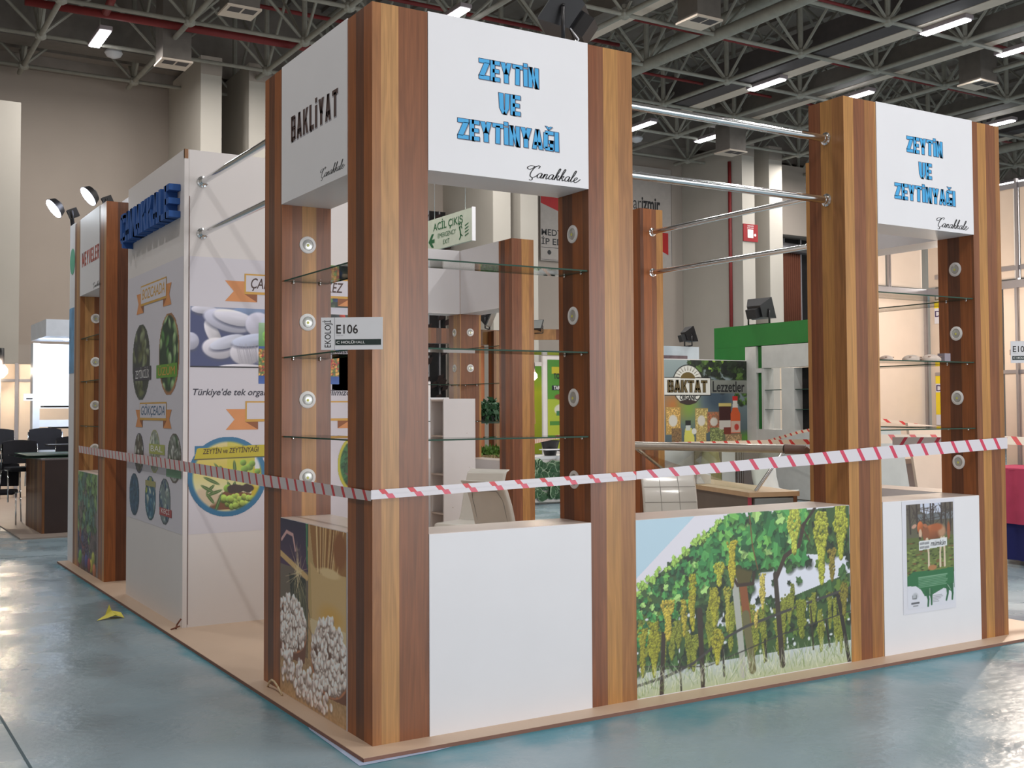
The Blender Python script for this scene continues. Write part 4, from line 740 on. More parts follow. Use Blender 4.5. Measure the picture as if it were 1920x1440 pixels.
block_text(F, 'BAKLİYAT', -1.113, 3.118, .69, .142, INKBROWN, s2, shadow=INKSHADOW, gap=1.3, wob=.0); script_text(F, 'Çanakkale', -.672, 2.828, .335, .05, INKBLACK, s2, wgt=.5)
_brighten(paint_pulses(), 1.12, 6).build(Frame((-.0045, n_ := 1.2715, .982), (0, -1, 0), (0, 0, 1), (-1, 0, 0)), 'printed_panel', c2)
XR = 4.826
t2, s1, s2, c1, c2 = tower('right tower of plum-wood columns with white olive sign and calf poster below', XR, 0, -1, 1, [(.90, .62, .3, .9), (.96, .30, .6, .5), (.84, .45, .2, .3)])
olive_sign(s1, XR - S_ + .30)
t3, s1, s2, c1, c2 = tower('far left tower of plum-wood columns with MEYVELER sign beyond the white storage booth', 0, 7.697, 1, -1, [(0, .3, .3, .9), (.30, .66, .1, .5), (.60, .75, .2, .3)])
F = side(-.004, 0)
block_text(F, 'MEYVELER', -7.29, 3.075, .86, .145, INKRED, s2, gap=.9); script_text(F, 'Çanakkale', -6.72, 2.81, .36, .05, INKBLACK, s2, wgt=.5)
paint_garden().build(Frame((-.0045, 7.697 - .30, .982), (0, -1, 0), (0, 0, 1), (-1, 0, 0)), 'printed_panel', c2)
t4, s1, s2, c1, c2 = tower('rear tower of plum-wood columns with blank white sign boxes behind the white cabinet', XR, 7.80, -1, -1, [(.13, .28, .3, .9), (.96, .30, .6, .5), (.27, .66, .2, .3)])  # offsets pick darker strips, painting in the dimmer light at the rear
k1 = thing('wooden_column', 'freestanding plum-wood column carrying the two rear steel rails', 'column', (4.67, 3.93, 0)); box('shaft', 4.53, 4.81, 3.79, 4.07, 0, 3.56, WOOD, k1, off=(.76, .66, .3, .9))

# counter with the vineyard picture between the two front towers
vc = thing('counter', 'long counter with vineyard and hanging white grapes picture on its front', 'counter', (2.41, .15, 0))
box('body', S_ + .001, XR - S_ - .001, .001, .30, 0, .979, WHITE, vc); box('top_board', S_ + .001, XR - S_ - .001, .001, .34, .979, .981, LEDGE, vc)
paint_vineyard().build(front(S_ + .001, .001, .979), 'printed_panel', vc)

# steel rails
def rail(label, p, q, r, grp=None):
    p, q = Vector(p), Vector(q); d = (q - p).normalized(); t = thing('steel_rail', label, 'rail', tuple((p + q) / 2))
    MB().tube(p, q, r, 20).build('tube', CHROME if r < .03 else CHROME, t)
    for a, s in ((p, 1), (q, -1)): MB().lathe(a, d * s, [(r * 1.75, 0), (r * 1.75, .006), (r * 1.25, .010), (r * 1.15, .028), (r, .030)], 20).build('flange', CHROME, t)
RX0, RX1 = S_, XR - S_
rail('upper polished steel rail between the two front towers', (RX0, .15, 3.335), (RX1, .15, 3.335), .024); rail('lower polished steel rail between the two front towers', (RX0, .15, 2.935), (RX1, .15, 2.935), .024)
rail('upper steel rail from near tower to the white storage booth', (.155, S_, 3.315), (.155, 3.46, 3.315), .024); rail('lower steel rail from near tower to the white storage booth', (.155, S_, 2.925), (.155, 3.46, 2.925), .024)
rail('upper steel rail from right tower back to the freestanding column', (4.68, S_, 3.33), (4.68, 3.79, 3.33), .024); rail('lower steel rail from right tower back to the freestanding column', (4.68, S_, 2.93), (4.68, 3.79, 2.93), .024)

# black floodlight on the near sign
def floodlight(label, base, aim, s=1.0, lit=False, name='floodlight'):
    b = Vector(base); t = thing(name, label, 'floodlight', tuple(b)); a = Vector(aim).normalized(); u = a.cross(Vector((0, 0, 1))).normalized(); v = u.cross(a)
    c = b + Vector((0, 0, .14 * s)); hw, hh = .15 * s, .105 * s
    front_ = [c + a * .05 * s + u * i * hw + v * j * hh for i, j in ((-1, -1), (1, -1), (1, 1), (-1, 1))]; back = [c - a * .06 * s + u * i * hw * .55 + v * j * hh * .55 for i, j in ((-1, -1), (1, -1), (1, 1), (-1, 1))]
    mb = MB(); mb.poly(front_); mb.poly(back[::-1])
    for i in range(4): mb.poly([front_[i], back[i], back[(i + 1) % 4], front_[(i + 1) % 4]])
    mb.build('head', BLACK, t); MB().obox(c + a * .055 * s, u * hw * .88, v * hh * .88, a * .004 * s).build('glass_face', LAMPW if lit else mat('lamp_face', (120, 124, 124), .15), t)
    MB().obox(c + a * .05 * s, u * hw * 1.08, v * .008 * s + a * 0, a * .02 * s).build('rim', BLACK, t) if False else None
    MB().obox(c - a * .085 * s - v * .01 * s, u * .06 * s, v * .045 * s, a * .035 * s).build('junction_box', BLACK, t)
    MB().path([b + u * (-.13 * s), b + u * (-.13 * s) + Vector((0, 0, .13 * s)), c - u * .12 * s], .009 * s, 6).path([b + u * .13 * s, b + u * .13 * s + Vector((0, 0, .13 * s)), c + u * .12 * s], .009 * s, 6).path([b - u * .13 * s, b + u * .13 * s], .009 * s, 6).build('bracket', BLACK, t)
    return t
fl_ = floodlight('black floodlight with bracket on top of the near olive sign', (1.24, .14, H_ + .006), (-.60, .55, .58), 1.35)
MB().path([Vector((1.20, .10, 3.72)), Vector((1.205, .05, 3.66)), Vector((1.215, .0, 3.60)), Vector((1.22, .03, 3.588))], .004, 6).build('power_cable', WHITE, fl_)

# ------------------------------------------------------------------ white storage booth with prints
BX0, BX1, BY0, BY1, BH = .02, 1.95, 3.46, 5.30, 3.55
sb = thing('storage_booth', 'white panelled storage booth with printed pictures between the left towers', 'booth', ((BX0 + BX1) / 2, (BY0 + BY1) / 2, 0))
box('front_wall', BX0 + .035, BX1, BY0 + .002, BY0 + .04, 0, BH, WHITEW, sb); box('side_wall', BX0, BX0 + .033, BY0, BY1, 0, BH, WHITEW, sb)
box('rear_wall', BX0 + .035, BX1, BY1 - .04, BY1, 0, BH, WHITEW, sb); box('inner_wall', BX1 - .04, BX1 - .001, BY0 + .042, BY1 - .042, 0, BH, WHITEW, sb)
box('corner_trim', BX0 + .036, BX0 + .041, BY0, BY0 + .002, .02, 3.2, mat('dark_joint', (120, 96, 90), .7), sb); box('corner_chip', BX0, BX0 + .028, BY0 - .001, BY0 + .02, BH - .07, BH + .001, mat('raw_board', (150, 112, 84), .8), sb)
F = front(0, BY0 + .002)
box('vinyl_sheet', BX0 + .042, BX1 - .01, BY0 + .0010, BY0 + .0018, .68, 2.75, VINYLW, sb)
box('vinyl_sheet', BX0 - .0012, BX0 - .0004, BY0 + .01, BY1 - .01, .68, 2.75, VINYLW, sb)
ORANGE = mat('ink_orange_ribbon', (216, 146, 92), .5, var=.08, scale=4); GOLD = mat('ink_gold_border', (206, 160, 74), .5); RIBSH = mat('ink_ribbon_fold', (150, 96, 66), .6)
def ribbon(F, u0, u1, v0, v1, txt, ink, par, th=.06, tw=.16, dv=.06, rev=0, skew=0):
    lf = .0022; q = lambda u, v, n: F.p(u, v + (u - u0) * skew, n)
    for s, a, b in ((1, u0, u0 - tw), (-1, u1, u1 + tw)):
        MB().poly([q(a + s * .10, v1 - dv, lf), q(b, v1 - dv, lf), q(b + s * tw * .45, (v0 + v1) / 2 - dv, lf), q(b, v0 - dv, lf), q(a + s * .10, v0 - dv, lf)][::s]).build('ribbon_tail', ORANGE, par)
        MB().poly([q(a, v0, lf + .0004), q(a + s * .10, v0, lf + .0004), q(a + s * .10, v0 - dv, lf + .0004)][::-s]).build('ribbon_fold', RIBSH, par)
    MB().poly([q(u0, v0, lf + .0008), q(u1, v0, lf + .0008), q(u1, v1, lf + .0008), q(u0, v1, lf + .0008)]).build('ribbon_border', GOLD, par)
    e = .012; MB().poly([q(u0 + e, v0 + e * 1.6, lf + .0012), q(u1 - e, v0 + e * 1.6, lf + .0012), q(u1 - e, v1 - e, lf + .0012), q(u0 + e, v1 - e, lf + .0012)]).build('ribbon_face', VINYLW, par)
    if txt: font_text(Frame(F.p(0, 0, lf + .0006), F.U, F.V, F.N), txt, u0 + .05, v0 + (v1 - v0) * .30 + (u1 - u0) * .5 * skew, (v1 - v0) * .5, ink, par, width=(u1 - u0) - .1, slant=.25, bold=.012, rot=math.atan(skew))
ribbon(F, .478, 1.337, 2.485, 2.642, 'ÇANAKKALE MERKEZ', INKBROWN, sb, tw=.15); ribbon(F, .488, 1.337, 1.51, 1.667, '', INKBROWN, sb, tw=.15)
paint_mushrooms().build(Frame(F.p(.069, 2.375), F.U, F.V, F.N), 'printed_picture', sb, .0018); paint_dark_veg().build(Frame(F.p(.86, 2.75), F.U, F.V, F.N), 'printed_picture', sb, .0012)
paint_crates().build(Frame(F.p(.590, 2.27), F.U, F.V, F.N), 'printed_picture', sb, .0024)
font_text(Frame(F.p(0, 0, .002), F.U, F.V, F.N), "Türkiye'de tek organik mantar üretimi ilimizdedir", .091, 1.712, .048, mat('ink_slate', (62, 62, 76), .5), sb, width=1.37, slant=.25, bold=.012)
paint_dark_veg().build(Frame(F.p(1.19, 2.25), F.U, F.V, F.N), 'printed_picture', sb, .0010)
paint_olives().build(Frame(F.p(.053, 1.40), F.U, F.V, F.N), 'printed_picture', sb, .0024)
font_text(Frame(F.p(0, 0, .003), F.U, F.V, F.N), 'ZEYTİN ve ZEYTİNYAĞI', .165, 1.272, .038, mat('ink_olive_brown', (84, 66, 40), .5), sb, width=.43, slant=.2, bold=.01, rot=.02)
paint_olive_branch().build(Frame(F.p(1.235, 1.42), F.U, F.V, F.N), 'printed_picture', sb, .0024)
F = side(BX0 - .0012, 0)
def SU(y): return -y
ribbon(F, SU(4.80), SU(3.955), 2.475, 2.645, 'BOZCAADA', GOLD, sb, tw=.15); ribbon(F, SU(4.81), SU(3.932), 1.52, 1.665, 'GÖKÇEADA', mat('ink_steel_blue', (80, 110, 140), .5), sb, tw=.15)
for yc, zc, w_, h_, cols, dk, sd, rim in [(4.79, 2.01, .62, .64, [(70, 78, 62), (96, 104, 70), (56, 60, 66), (130, 140, 110)], (54, 62, 60), 1, (70, 80, 74)), (3.88, 2.04, .62, .64, [(50, 90, 56), (80, 130, 70), (30, 60, 44), (150, 180, 130)], (36, 66, 48), 2, (170, 120, 84)),
    (4.835, 1.245, .33, .34, [(110, 104, 92), (180, 184, 178), (84, 84, 70)], (88, 84, 76), 3, (80, 80, 104)), (4.31, 1.275, .34, .35, [(190, 196, 186), (130, 150, 130), (214, 214, 206)], (150, 156, 146), 4, (170, 172, 120)), (3.70, 1.24, .40, .38, [(140, 146, 140), (180, 184, 180), (70, 96, 70)], (110, 116, 108), 5, (100, 92, 86)),
    (5.0, .89, .36, .36, [(70, 100, 124), (60, 84, 110)], (66, 92, 112), 6, (56, 76, 92)), (4.44, .893, .36, .36, [(150, 160, 70), (60, 100, 130), (90, 130, 150), (180, 190, 180)], (66, 106, 130), 7, (70, 96, 104)), (3.98, .895, .35, .36, [(140, 160, 150), (60, 80, 110), (170, 180, 176)], (120, 136, 140), 8, (84, 90, 96))]:
    paint_oval(cols, w_, h_, dk, sd, rim).build(Frame(F.p(SU(yc + w_ / 2), zc + h_ / 2), F.U, F.V, F.N), 'printed_oval', sb, .0014)
for y0, y1, z0, z1, c, txt, ic in [(5.03, 4.43, 1.85, 1.965, (70, 70, 80), 'ZEYTİNCİLİK', INKWHITE), (4.256, 3.624, 1.855, 1.96, (104, 158, 60), 'ÜZÜM', GOLD), (4.48, 3.98, 1.25, 1.33, (172, 180, 100), 'BAL', INKWHITE), (3.93, 3.50, 1.09, 1.15, (120, 160, 130), '', INKWHITE), (4.60, 4.26, .985, 1.03, (164, 160, 110), '', INKWHITE), (4.13, 3.76, .78, .84, (170, 84, 84), 'KEÇİ', INKWHITE), (4.99, 4.82, .83, .87, (70, 96, 116), '', INKWHITE)]:
    MB().poly([F.p(SU(y0), z0, .0026), F.p(SU(y1), z0, .0026), F.p(SU(y1), z1, .0026), F.p(SU(y0), z1, .0026)]).build('label_strip', mat('ink_label_%d_%d_%d' % c, c, .5), sb)
    if txt: font_text(Frame(F.p(0, 0, .0028), F.U, F.V, F.N), txt, SU(y0) + .06, z0 + .02, (z1 - z0) * .6, ic, sb, width=(y0 - y1) - .12)
# deep blue foam letters on the booth
bl = thing('foam_letters', 'row of thick blue foam letters spelling the town name high on the storage booth', 'lettering', (BX0 - .06, 4.4, 3.05))
block_text(Frame((BX0 - .001, 0, 0), (0, -1, 0), (0, 0, 1), (-1, 0, 0)), 'ÇANAKKALE', -5.22, 3.05, 1.66, .25, BLUEFOAM, bl, depth=.085, gap=.35, letters=True)

# ------------------------------------------------------------------ small things on the stand
def tape_mat(name, slant, per, frac, phase=0., red=(206, 52, 74), white=(216, 212, 218)):
    m = bpy.data.materials.new(name); m.use_nodes = True; nt = m.node_tree; N = nt.nodes; L = nt.links; b = N['Principled BSDF']
    uv = N.new('ShaderNodeUVMap'); uv.uv_map = 'UVMap'; sp = N.new('ShaderNodeSeparateXYZ'); L.new(uv.outputs[0], sp.inputs[0])
    a = N.new('ShaderNodeMath'); a.operation = 'MULTIPLY_ADD'; a.inputs[1].default_value = slant; L.new(sp.outputs[1], a.inputs[0]); L.new(sp.outputs[0], a.inputs[2])
    p = N.new('ShaderNodeMath'); p.operation = 'MULTIPLY_ADD'; p.inputs[1].default_value = 1 / per; p.inputs[2].default_value = phase; L.new(a.outputs[0], p.inputs[0])
    f = N.new('ShaderNodeMath'); f.operation = 'FRACT'; L.new(p.outputs[0], f.inputs[0]); g = N.new('ShaderNodeMath'); g.operation = 'LESS_THAN'; g.inputs[1].default_value = frac; L.new(f.outputs[0], g.inputs[0])
    mx = N.new('ShaderNodeMix'); mx.data_type = 'RGBA'; L.new(g.outputs[0], mx.inputs[0]); mx.inputs[6].default_value = (*[float(x) for x in lin(white)], 1); mx.inputs[7].default_value = (*[float(x) for x in lin(red)], 1)
    L.new(mx.outputs[2], b.inputs['Base Color']); b.inputs['Roughness'].default_value = .3; return m
def tape(par, name, pts, h, m, u0=0., v0=0., v1=1.):
    mb = MB(); u = u0; rr = random.Random(len(pts))
    for (a, ha), (b, hb) in zip(pts, pts[1:]):
        a, b = Vector(a), Vector(b); n = max(2, int((b - a).length / .12)); L = (b - a).length
        for i in range(n):
            s, t = i / n, (i + 1) / n; p, q = a.lerp(b, s), a.lerp(b, t); h0, h1 = ha + (hb - ha) * s, ha + (hb - ha) * t; z = Vector((0, 0, 1))
            mb.poly([p - z * h0 / 2, q - z * h1 / 2, q + z * h1 / 2, p + z * h0 / 2], [(u + L * s, v0), (u + L * t, v0), (u + L * t, v1), (u + L * s, v1)])
        u += L
    return mb.build(name, m, par)
TM1 = tape_mat('hazard_tape_left', .035, .135, .24, red=(200, 58, 66), white=(206, 198, 200)); TM2 = tape_mat('hazard_tape_right', .05, .152, .22, red=(206, 62, 92)); TM3 = tape_mat('hazard_tape_fold', .02, .152, .25, .4, red=(214, 70, 96)); TM4 = tape_mat('hazard_tape_fold_top', .02, .152, .22, .62, red=(206, 30, 44))
bt = thing('barrier_tape', 'red and white barrier tape stretched around the front of the stand', 'barrier tape', (0, -.01, 1.2))
e = -.012
tape(bt, 'tape_band', [((e, 7.35, 1.207), .07), ((e, 3.43, 1.193), .075), ((e, 1.55, 1.180), .07), ((e, .40, 1.185), .055), ((e, e, 1.186), .048)], .07, TM1)
tape(bt, 'tape_fold', [((e, e, 1.182), .026), ((1.57, e, 1.218), .030)], .03, TM3); tape(bt, 'tape_fold', [((e, e - .001, 1.203), .022), ((1.2, e - .001, 1.230), .022), ((1.57, e - .001, 1.239), .022)], .02, TM4)
tape(bt, 'tape_band', [((1.57, e - .002, 1.228), .045), ((2.2, e, 1.252), .06), ((3.5, e, 1.300), .082), ((4.838, e, 1.338), .078)], .08, TM2, u0=.03)
tape(bt, 'tape_band', [((4.838, e, 1.338), .078), ((4.838, 1.0, 1.33), .06)], .08, TM2)
def plate(label, P0, U, mirror=False):
    N = Vector(U).cross(Vector((0, 0, 1))); F = Frame(P0, U, (0, 0, 1), N); t = thing('number_sign', label, 'sign', tuple(F.O))
    w_, h_ = .30, .155
    MB().obox(F.p(w_ / 2, h_ / 2, -.002), F.U * w_ / 2, F.V * h_ / 2, F.N * .002).build('plate', WHITE, t)
    a, c = (0, 1) if not mirror else (.235, 0)
    font_text(Frame(F.p(.048 + (.235 if mirror else 0), .012, 0), F.V, -F.U, F.N), 'EKOLOJİ', 0, 0, .030, INKBLACK, t, width=.13)
    o = .07 if not mirror else .01
    MB().poly([F.p(.066 if not mirror else .234, 0, .0006), F.p(.068 if not mirror else .236, 0, .0006), F.p(.068 if not mirror else .236, h_, .0006), F.p(.066 if not mirror else .234, h_, .0006)]).build('rule', INKSHADOW, t)
    font_text(F, 'E106', o + .005, .078, .042, mat('ink_charcoal', (52, 48, 48), .5), t, width=.105, bold=.01); font_text(F, 'START NO', o + .005, .066, .005, INKSHADOW, t)
    MB().poly([F.p(o, .022, .0006), F.p(o + .222, .022, .0006), F.p(o + .222, .050, .0006), F.p(o, .050, .0006)]).build('band', mat('ink_dark_green', (40, 54, 52), .5), t)
    font_text(F, 'C HOLÜ', o + .006, .030, .012, INKWHITE, t, width=.085, bold=.02, lift=.0014); font_text(F, 'HALL', o + .094, .030, .012, INKWHITE, t, width=.05, lift=.0014)
    MB().obox(F.p(.15 if not mirror else .02, h_ / 2, -.03), F.U * .01, F.V * .02, F.N * .028).build('bracket', WHITE, t)
    return t
a = Vector((.80, -.60, 0)).normalized()
plate('white E106 stand number plate projecting from the near corner column', (-.215, .115, 1.885), a)
plate('white E106 number plate at the right edge, projecting from the right tower', (4.87, -.03, 1.90), (.78, -.62, 0), True)
# calf poster
po = thing('calf_poster', 'paper poster with a brown calf over a green cow silhouette on the right counter', 'poster', (4.0, -.006, .3))
box('paper', 3.735, 4.26, -.0062, -.0048, .245, .978, mat('poster_paper', (216, 217, 226), .5, var=.01), po)
paint_calf().build(front(3.775, -.0062, .955), 'printed_picture', po)
font_text(front(0, -.0072), 'mümkün', 3.775 + .235, .955 - .282, .035, INKBLACK, po, width=.15, slant=.35)
# things lying on the right tower's middle glass shelf
ST = mat('beige_bread', (206, 190, 178), .7, var=.08, scale=30)
def loaf(label, x, y, z, rx, rz, ry=.05):
    t = thing('bread_loaf', label, 'bread', (x, y, z)); n = 20; mb = MB()
    for k in range(9):
        a0, a1 = [-.35 + 1.92 * j / 9 for j in (k, k + 1)]
        for i in range(n):
            p = lambda a, i: (x + rx * max(0, math.cos(a)) * math.cos(2 * math.pi * i / n), y + ry * max(0, math.cos(a)) * math.sin(2 * math.pi * i / n), z + rz * max(0, (math.sin(a) + .34) / 1.34))
            mb.poly([p(a0, i), p(a0, i + 1), p(a1, i + 1), p(a1, i)], smooth=True)
    mb.build('crust', ST, t); MB().tube((x - rx * .8, y - ry * .62, z + rz * .62), (x + rx * .8, y - ry * .62, z + rz * .62), .003, 6).build('score_line', mat('bread_line', (150, 112, 92), .7), t)
loaf('small round beige object at the left end of the right tower middle glass shelf', 3.77, .13, 1.905, .05, .034, .045); loaf('flat beige loaf-shaped object, left of the pair on the middle glass shelf', 4.06, .16, 1.905, .08, .045); loaf('flat beige loaf-shaped object, right of the pair on the middle glass shelf', 4.17, .09, 1.905, .085, .048)
tag(box('small_carton', 4.30, 4.36, .08, .14, 1.905, 1.962, mat('grey_carton', (150, 140, 150), .6)), 'small grey carton against the inner column on the middle glass shelf', 'carton')
# litter on the floor
mb = MB(); c = Vector((-.33, 4.27, -.019)); pts = [(-.10, -.02, 0), (-.03, .0, .03), (.03, .03, .055), (.10, .0, .04), (.12, -.04, .0), (.04, -.05, .03), (-.02, -.04, .012), (-.11, -.05, 0)]
V_ = [c + Vector((p[0] * .9, p[1], p[2])) for p in pts]
for i, j, k, l in ((0, 1, 6, 7), (1, 2, 5, 6), (2, 3, 4, 5)): mb.poly([V_[i], V_[j], V_[k], V_[l]])
mb.poly([V_[2], V_[2] + Vector((-.02, .0, .05)), V_[1]]); mb.poly([V_[1] + Vector((0, .02, -.02)), V_[2] + Vector((.0, .03, -.04)), V_[3] + Vector((0, .03, -.035)), V_[3]])
tag(mb.build('crumpled_paper', mat('yellow_paper', (232, 222, 100), .7, var=.1)), 'crumpled yellow paper scrap lying on the grey floor', 'paper')
mb = MB(); pp = [Vector((-.035, 1.40 - .05 * k, .002)) + Vector((-.012 * math.sin(k * .6), 0, .062 * math.sin(k * .62))) for k in range(6)]
mb.path(pp, .006, 8); tag(mb.build('cable_end', mat('tan_cable', (206, 184, 150), .5)), 'short curled beige cable end at the foot of the pulses counter', 'cable')
mb = MB(); mb.path([Vector((-.03, 3.44, .002)), Vector((-.02, 3.45, .03)), Vector((.01, 3.45, .07))], .006, 6).path([Vector((-.07, 3.43, .003)), Vector((.0, 3.44, .02))], .006, 6)
tag(mb.build('splinter', mat('splinter_brown', (110, 66, 50), .8)), 'small brown splinters at the bottom corner of the storage booth', 'debris')
#@@BACK@@
# ------------------------------------------------------------------ furniture inside the stand
def leather_chair(label, loc, rz, quilt=True, tall=1.06):
    t = thing('leatherette_chair', label, 'chair', loc, rz, 'cream chairs inside the stand'); hw = .22
    prof = [(-.02, .46), (-.07, .56), (-.11, .70), (-.15, .84), (-.20, .96), (-.27, tall)]; th = .05; mb = MB()
    def strip(pr, a, b, off):
        for (y0, z0), (y1, z1) in zip(pr, pr[1:]): mb.poly([(a, y0 + off, z0), (b, y0 + off, z0), (b, y1 + off, z1), (a, y1 + off, z1)], smooth=True)
    strip(prof, -hw, hw, th); strip(prof[::-1], -hw, hw, 0)
    for s in (-hw, hw):
        for (y0, z0), (y1, z1) in zip(prof, prof[1:]): mb.poly([(s, y0, z0), (s, y0 + th, z0), (s, y1 + th, z1), (s, y1, z1)])
    for (y, z) in (prof[0], prof[-1]): mb.poly([(-hw, y, z), (hw, y, z), (hw, y + th, z), (-hw, y + th, z)])
    o = mb.build('backrest', LEATHER, t, local=True, weld=True); md = o.modifiers.new('b', 'BEVEL'); md.width = .016; md.segments = 3
    SEAMM = mat('leather_seam', (150, 148, 142), .5)
    if quilt:
        q = MB()
        for x in (-.075, .075): q.path([(x, y + th + .001, z) for y, z in prof], .0025, 5)
        for k in (1, 2, 3): q.tube((-hw + .01, prof[k + 1][0] + th + .001, prof[k + 1][1]), (hw - .01, prof[k + 1][0] + th + .001, prof[k + 1][1]), .0025, 5)
        q.build('seam', SEAMM, o, local=True)
    q = MB(); q.path([(-.17, -.075, .60), (-.17, -.165, .88), (-.14, -.205, .95), (.14, -.205, .95), (.17, -.165, .88), (.17, -.075, .60), (-.17, -.075, .60)], .003, 5); q.build('seam', SEAMM, o, local=True)
    s = box('seat', -.23, .23, -.02, .44, .42, .50, LEATHER, t, bevel=.03, local=True)
    for sx in (-1, 1):
        MB().path([(sx * .24, -.04, .02), (sx * .24, .40, .02), (sx * .24, .42, .42)], .012, 8).build('leg', CHROME, t, local=True)
        MB().path([(sx * .235, -.03, .44), (sx * .235, .40, .41)], .012, 8).build('seat_frame', CHROME, t, local=True)
    MB().tube((-.24, -.04, .02), (.24, -.04, .02), .012, 8).build('stretcher', CHROME, t, local=True)
    return t
leather_chair('cream quilted leatherette chair just behind the vineyard counter', (3.50, 2.05, 0), math.radians(152))
leather_chair('cream leatherette chair seen from behind, turned to the white cabinet', (2.40, 2.86, 0), math.radians(-75), False, 1.03)
leather_chair('cream leatherette chair farther back beside the tall white cabinet', (3.26, 4.80, 0), math.radians(118), False, .99)
leather_chair('cream leatherette chair mostly hidden behind the right tower edge', (4.30, 2.2, 0), math.radians(120), False, .93) if False else None

cb = thing('tall_cabinet', 'tall narrow white cabinet with open side shelves behind the near tower', 'cabinet', (3.7, 6.15, 0))
box('front_panel', 3.51, 3.905, 6.0, 6.02, 0, 1.71, WHITE, cb); box('back_panel', 3.51, 3.905, 6.30, 6.32, 0, 1.71, WHITEW, cb); box('divider', 3.885, 3.905, 6.021, 6.299, 0, 1.71, WHITEW, cb)
for z in (.02, .45, .88, 1.30, 1.692): box('shelf_board', 3.51, 3.884, 6.021, 6.299, z - .009, z + .009, LEDGE, cb)
for x, z in ((3.80, 1.33), (3.83, .95), (3.62, .52)): MB().lathe((x, 6.0, z), (0, -1, 0), [(.004, 0), (.004, .002)], 8).build('screw', CHROME, cb)

# refrigerated showcase with steel front rail
a = Vector((.27, .963, 0)); b = Vector((.963, -.27, 0)); c1_ = Vector((4.20, 1.93, 0))
sc = thing('display_case', 'glass display case with grey base, wood ledge and steel top rail behind the vineyard counter', 'display case', tuple(c1_ + a * .9 + b * .25))
def qbox(nm, u0, u1, v0, v1, z0, z1, m): return MB().obox(c1_ + a * (u0 + u1) / 2 + b * (v0 + v1) / 2 + Vector((0, 0, (z0 + z1) / 2)), a * (u1 - u0) / 2, b * (v1 - v0) / 2, (0, 0, (z1 - z0) / 2)).build(nm, m, sc)
GB = mat('taupe_panel', (112, 104, 96), .4); qbox('base', .04, 1.78, .03, .46, .0, .86, GB); OAK = mat('oak_ledge', (204, 176, 140), .5, var=.06, scale=10)
qbox('wood_ledge', 0, 1.8, 0, .46, .861, .90, OAK); qbox('end_panel', -.0, .035, .05, .42, .02, .85, mat('blue_grey_panel', (140, 150, 152), .3)); qbox('edge_strip', -.006, .0, .40, .43, .02, .86, mat('ledge_edge', (120, 80, 56), .6))
qbox('pink_tape', .02, .075, .022, .029, .3, .86, mat('pink_tape', (198, 60, 92), .4))
T1, T2 = Vector((4.14, 3.42, 1.25)), Vector((4.565, 1.89, 1.25))
MB().tube(T1, T2, .038, 24).build('top_rail', GREYTUBE, sc)
d = (T2 - T1).normalized(); MB().tube(T2 + d * .002, T2 + d * .15 + Vector((.05, 0, -.005)), .042, 16, .036).tube(T2 + d * .15 + Vector((.05, 0, -.005)), T2 + d * .19 + Vector((.06, 0, -.03)), .036, 16, .02).build('rail_end_cap', mat('brown_plastic_cap', (118, 96, 88), .45), sc)
for T, Bp in ((T2 + d * -.02, c1_ + a * .12 + b * .12 + Vector((0, 0, .90))), (T1 - d * -.05, c1_ + a * 1.72 + b * .1 + Vector((0, 0, .90)))):
    MB().tube(T + Vector((0, 0, -.03)), Bp, .016, 10).build('strut', CHROME, sc)
MB().prism([T1 + Vector((0, 0, -.035)), T2 + Vector((0, 0, -.035)), c1_ + a * .12 + b * .12 + Vector((0, 0, .902)), c1_ + a * 1.72 + b * .12 + Vector((0, 0, .902))], b * .006).build('front_glass', GLASS, sc)
bx2 = c1_ + a * 1.35 + b * .16
for lab, u, v, w_, h_ in (('small white card box on the ledge of the display case, beside the quilted chair', 1.16, .11, .11, .085), ('larger white box at the far end of the display case ledge', 1.56, .16, .18, .13)):
    q = c1_ + a * u + b * v; o = tag(MB().obox(q + Vector((0, 0, .902 + h_ / 2)), a * w_ / 2, b * .07, (0, 0, h_ / 2)).build('white_box', WHITE), lab, 'box')

# ------------------------------------------------------------------ plants behind the stand
def greens(name, c, sx, sy, sz, n, m, par, seed, ln=.10, hang=0.):
    rr = random.Random(seed); mb = MB()
    for i in range(n):
        p = Vector((c[0] + sx * (rr.random() * 2 - 1), c[1] + sy * (rr.random() * 2 - 1), c[2] + sz * (rr.random() * 2 - 1)))
        d = Vector((rr.random() - .5, rr.random() - .5, rr.random() * 1.2 - .2 - hang)).normalized() * ln * (.6 + .7 * rr.random()); s = d.cross(Vector((rr.random() - .5, rr.random() - .5, .3))).normalized() * ln * .28
        mb.poly([p, p + d * .45 + s, p + d, p + d * .45 - s])
    o = mb.build(name, m, par); return tag(o, kind='stuff')
rk = thing('plant_rack', 'white shelf rack with potted greens behind the tall white cabinet', 'shelf', (6.2, 9.9, 0))
box('shelf_board', 5.2, 7.0, 9.8, 10.2, .655, .715, WHITEW, rk); box('shelf_board', 5.85, 7.0, 9.85, 10.15, 1.375, 1.39, GEDGE, rk); box('rack_panel', 5.95, 6.9, 10.18, 10.2, .1, .65, GB, rk)
for x in (5.25, 6.92): box('rack_post', x, x + .05, 9.85, 9.9, 0, 2.0, WHITEW, rk)
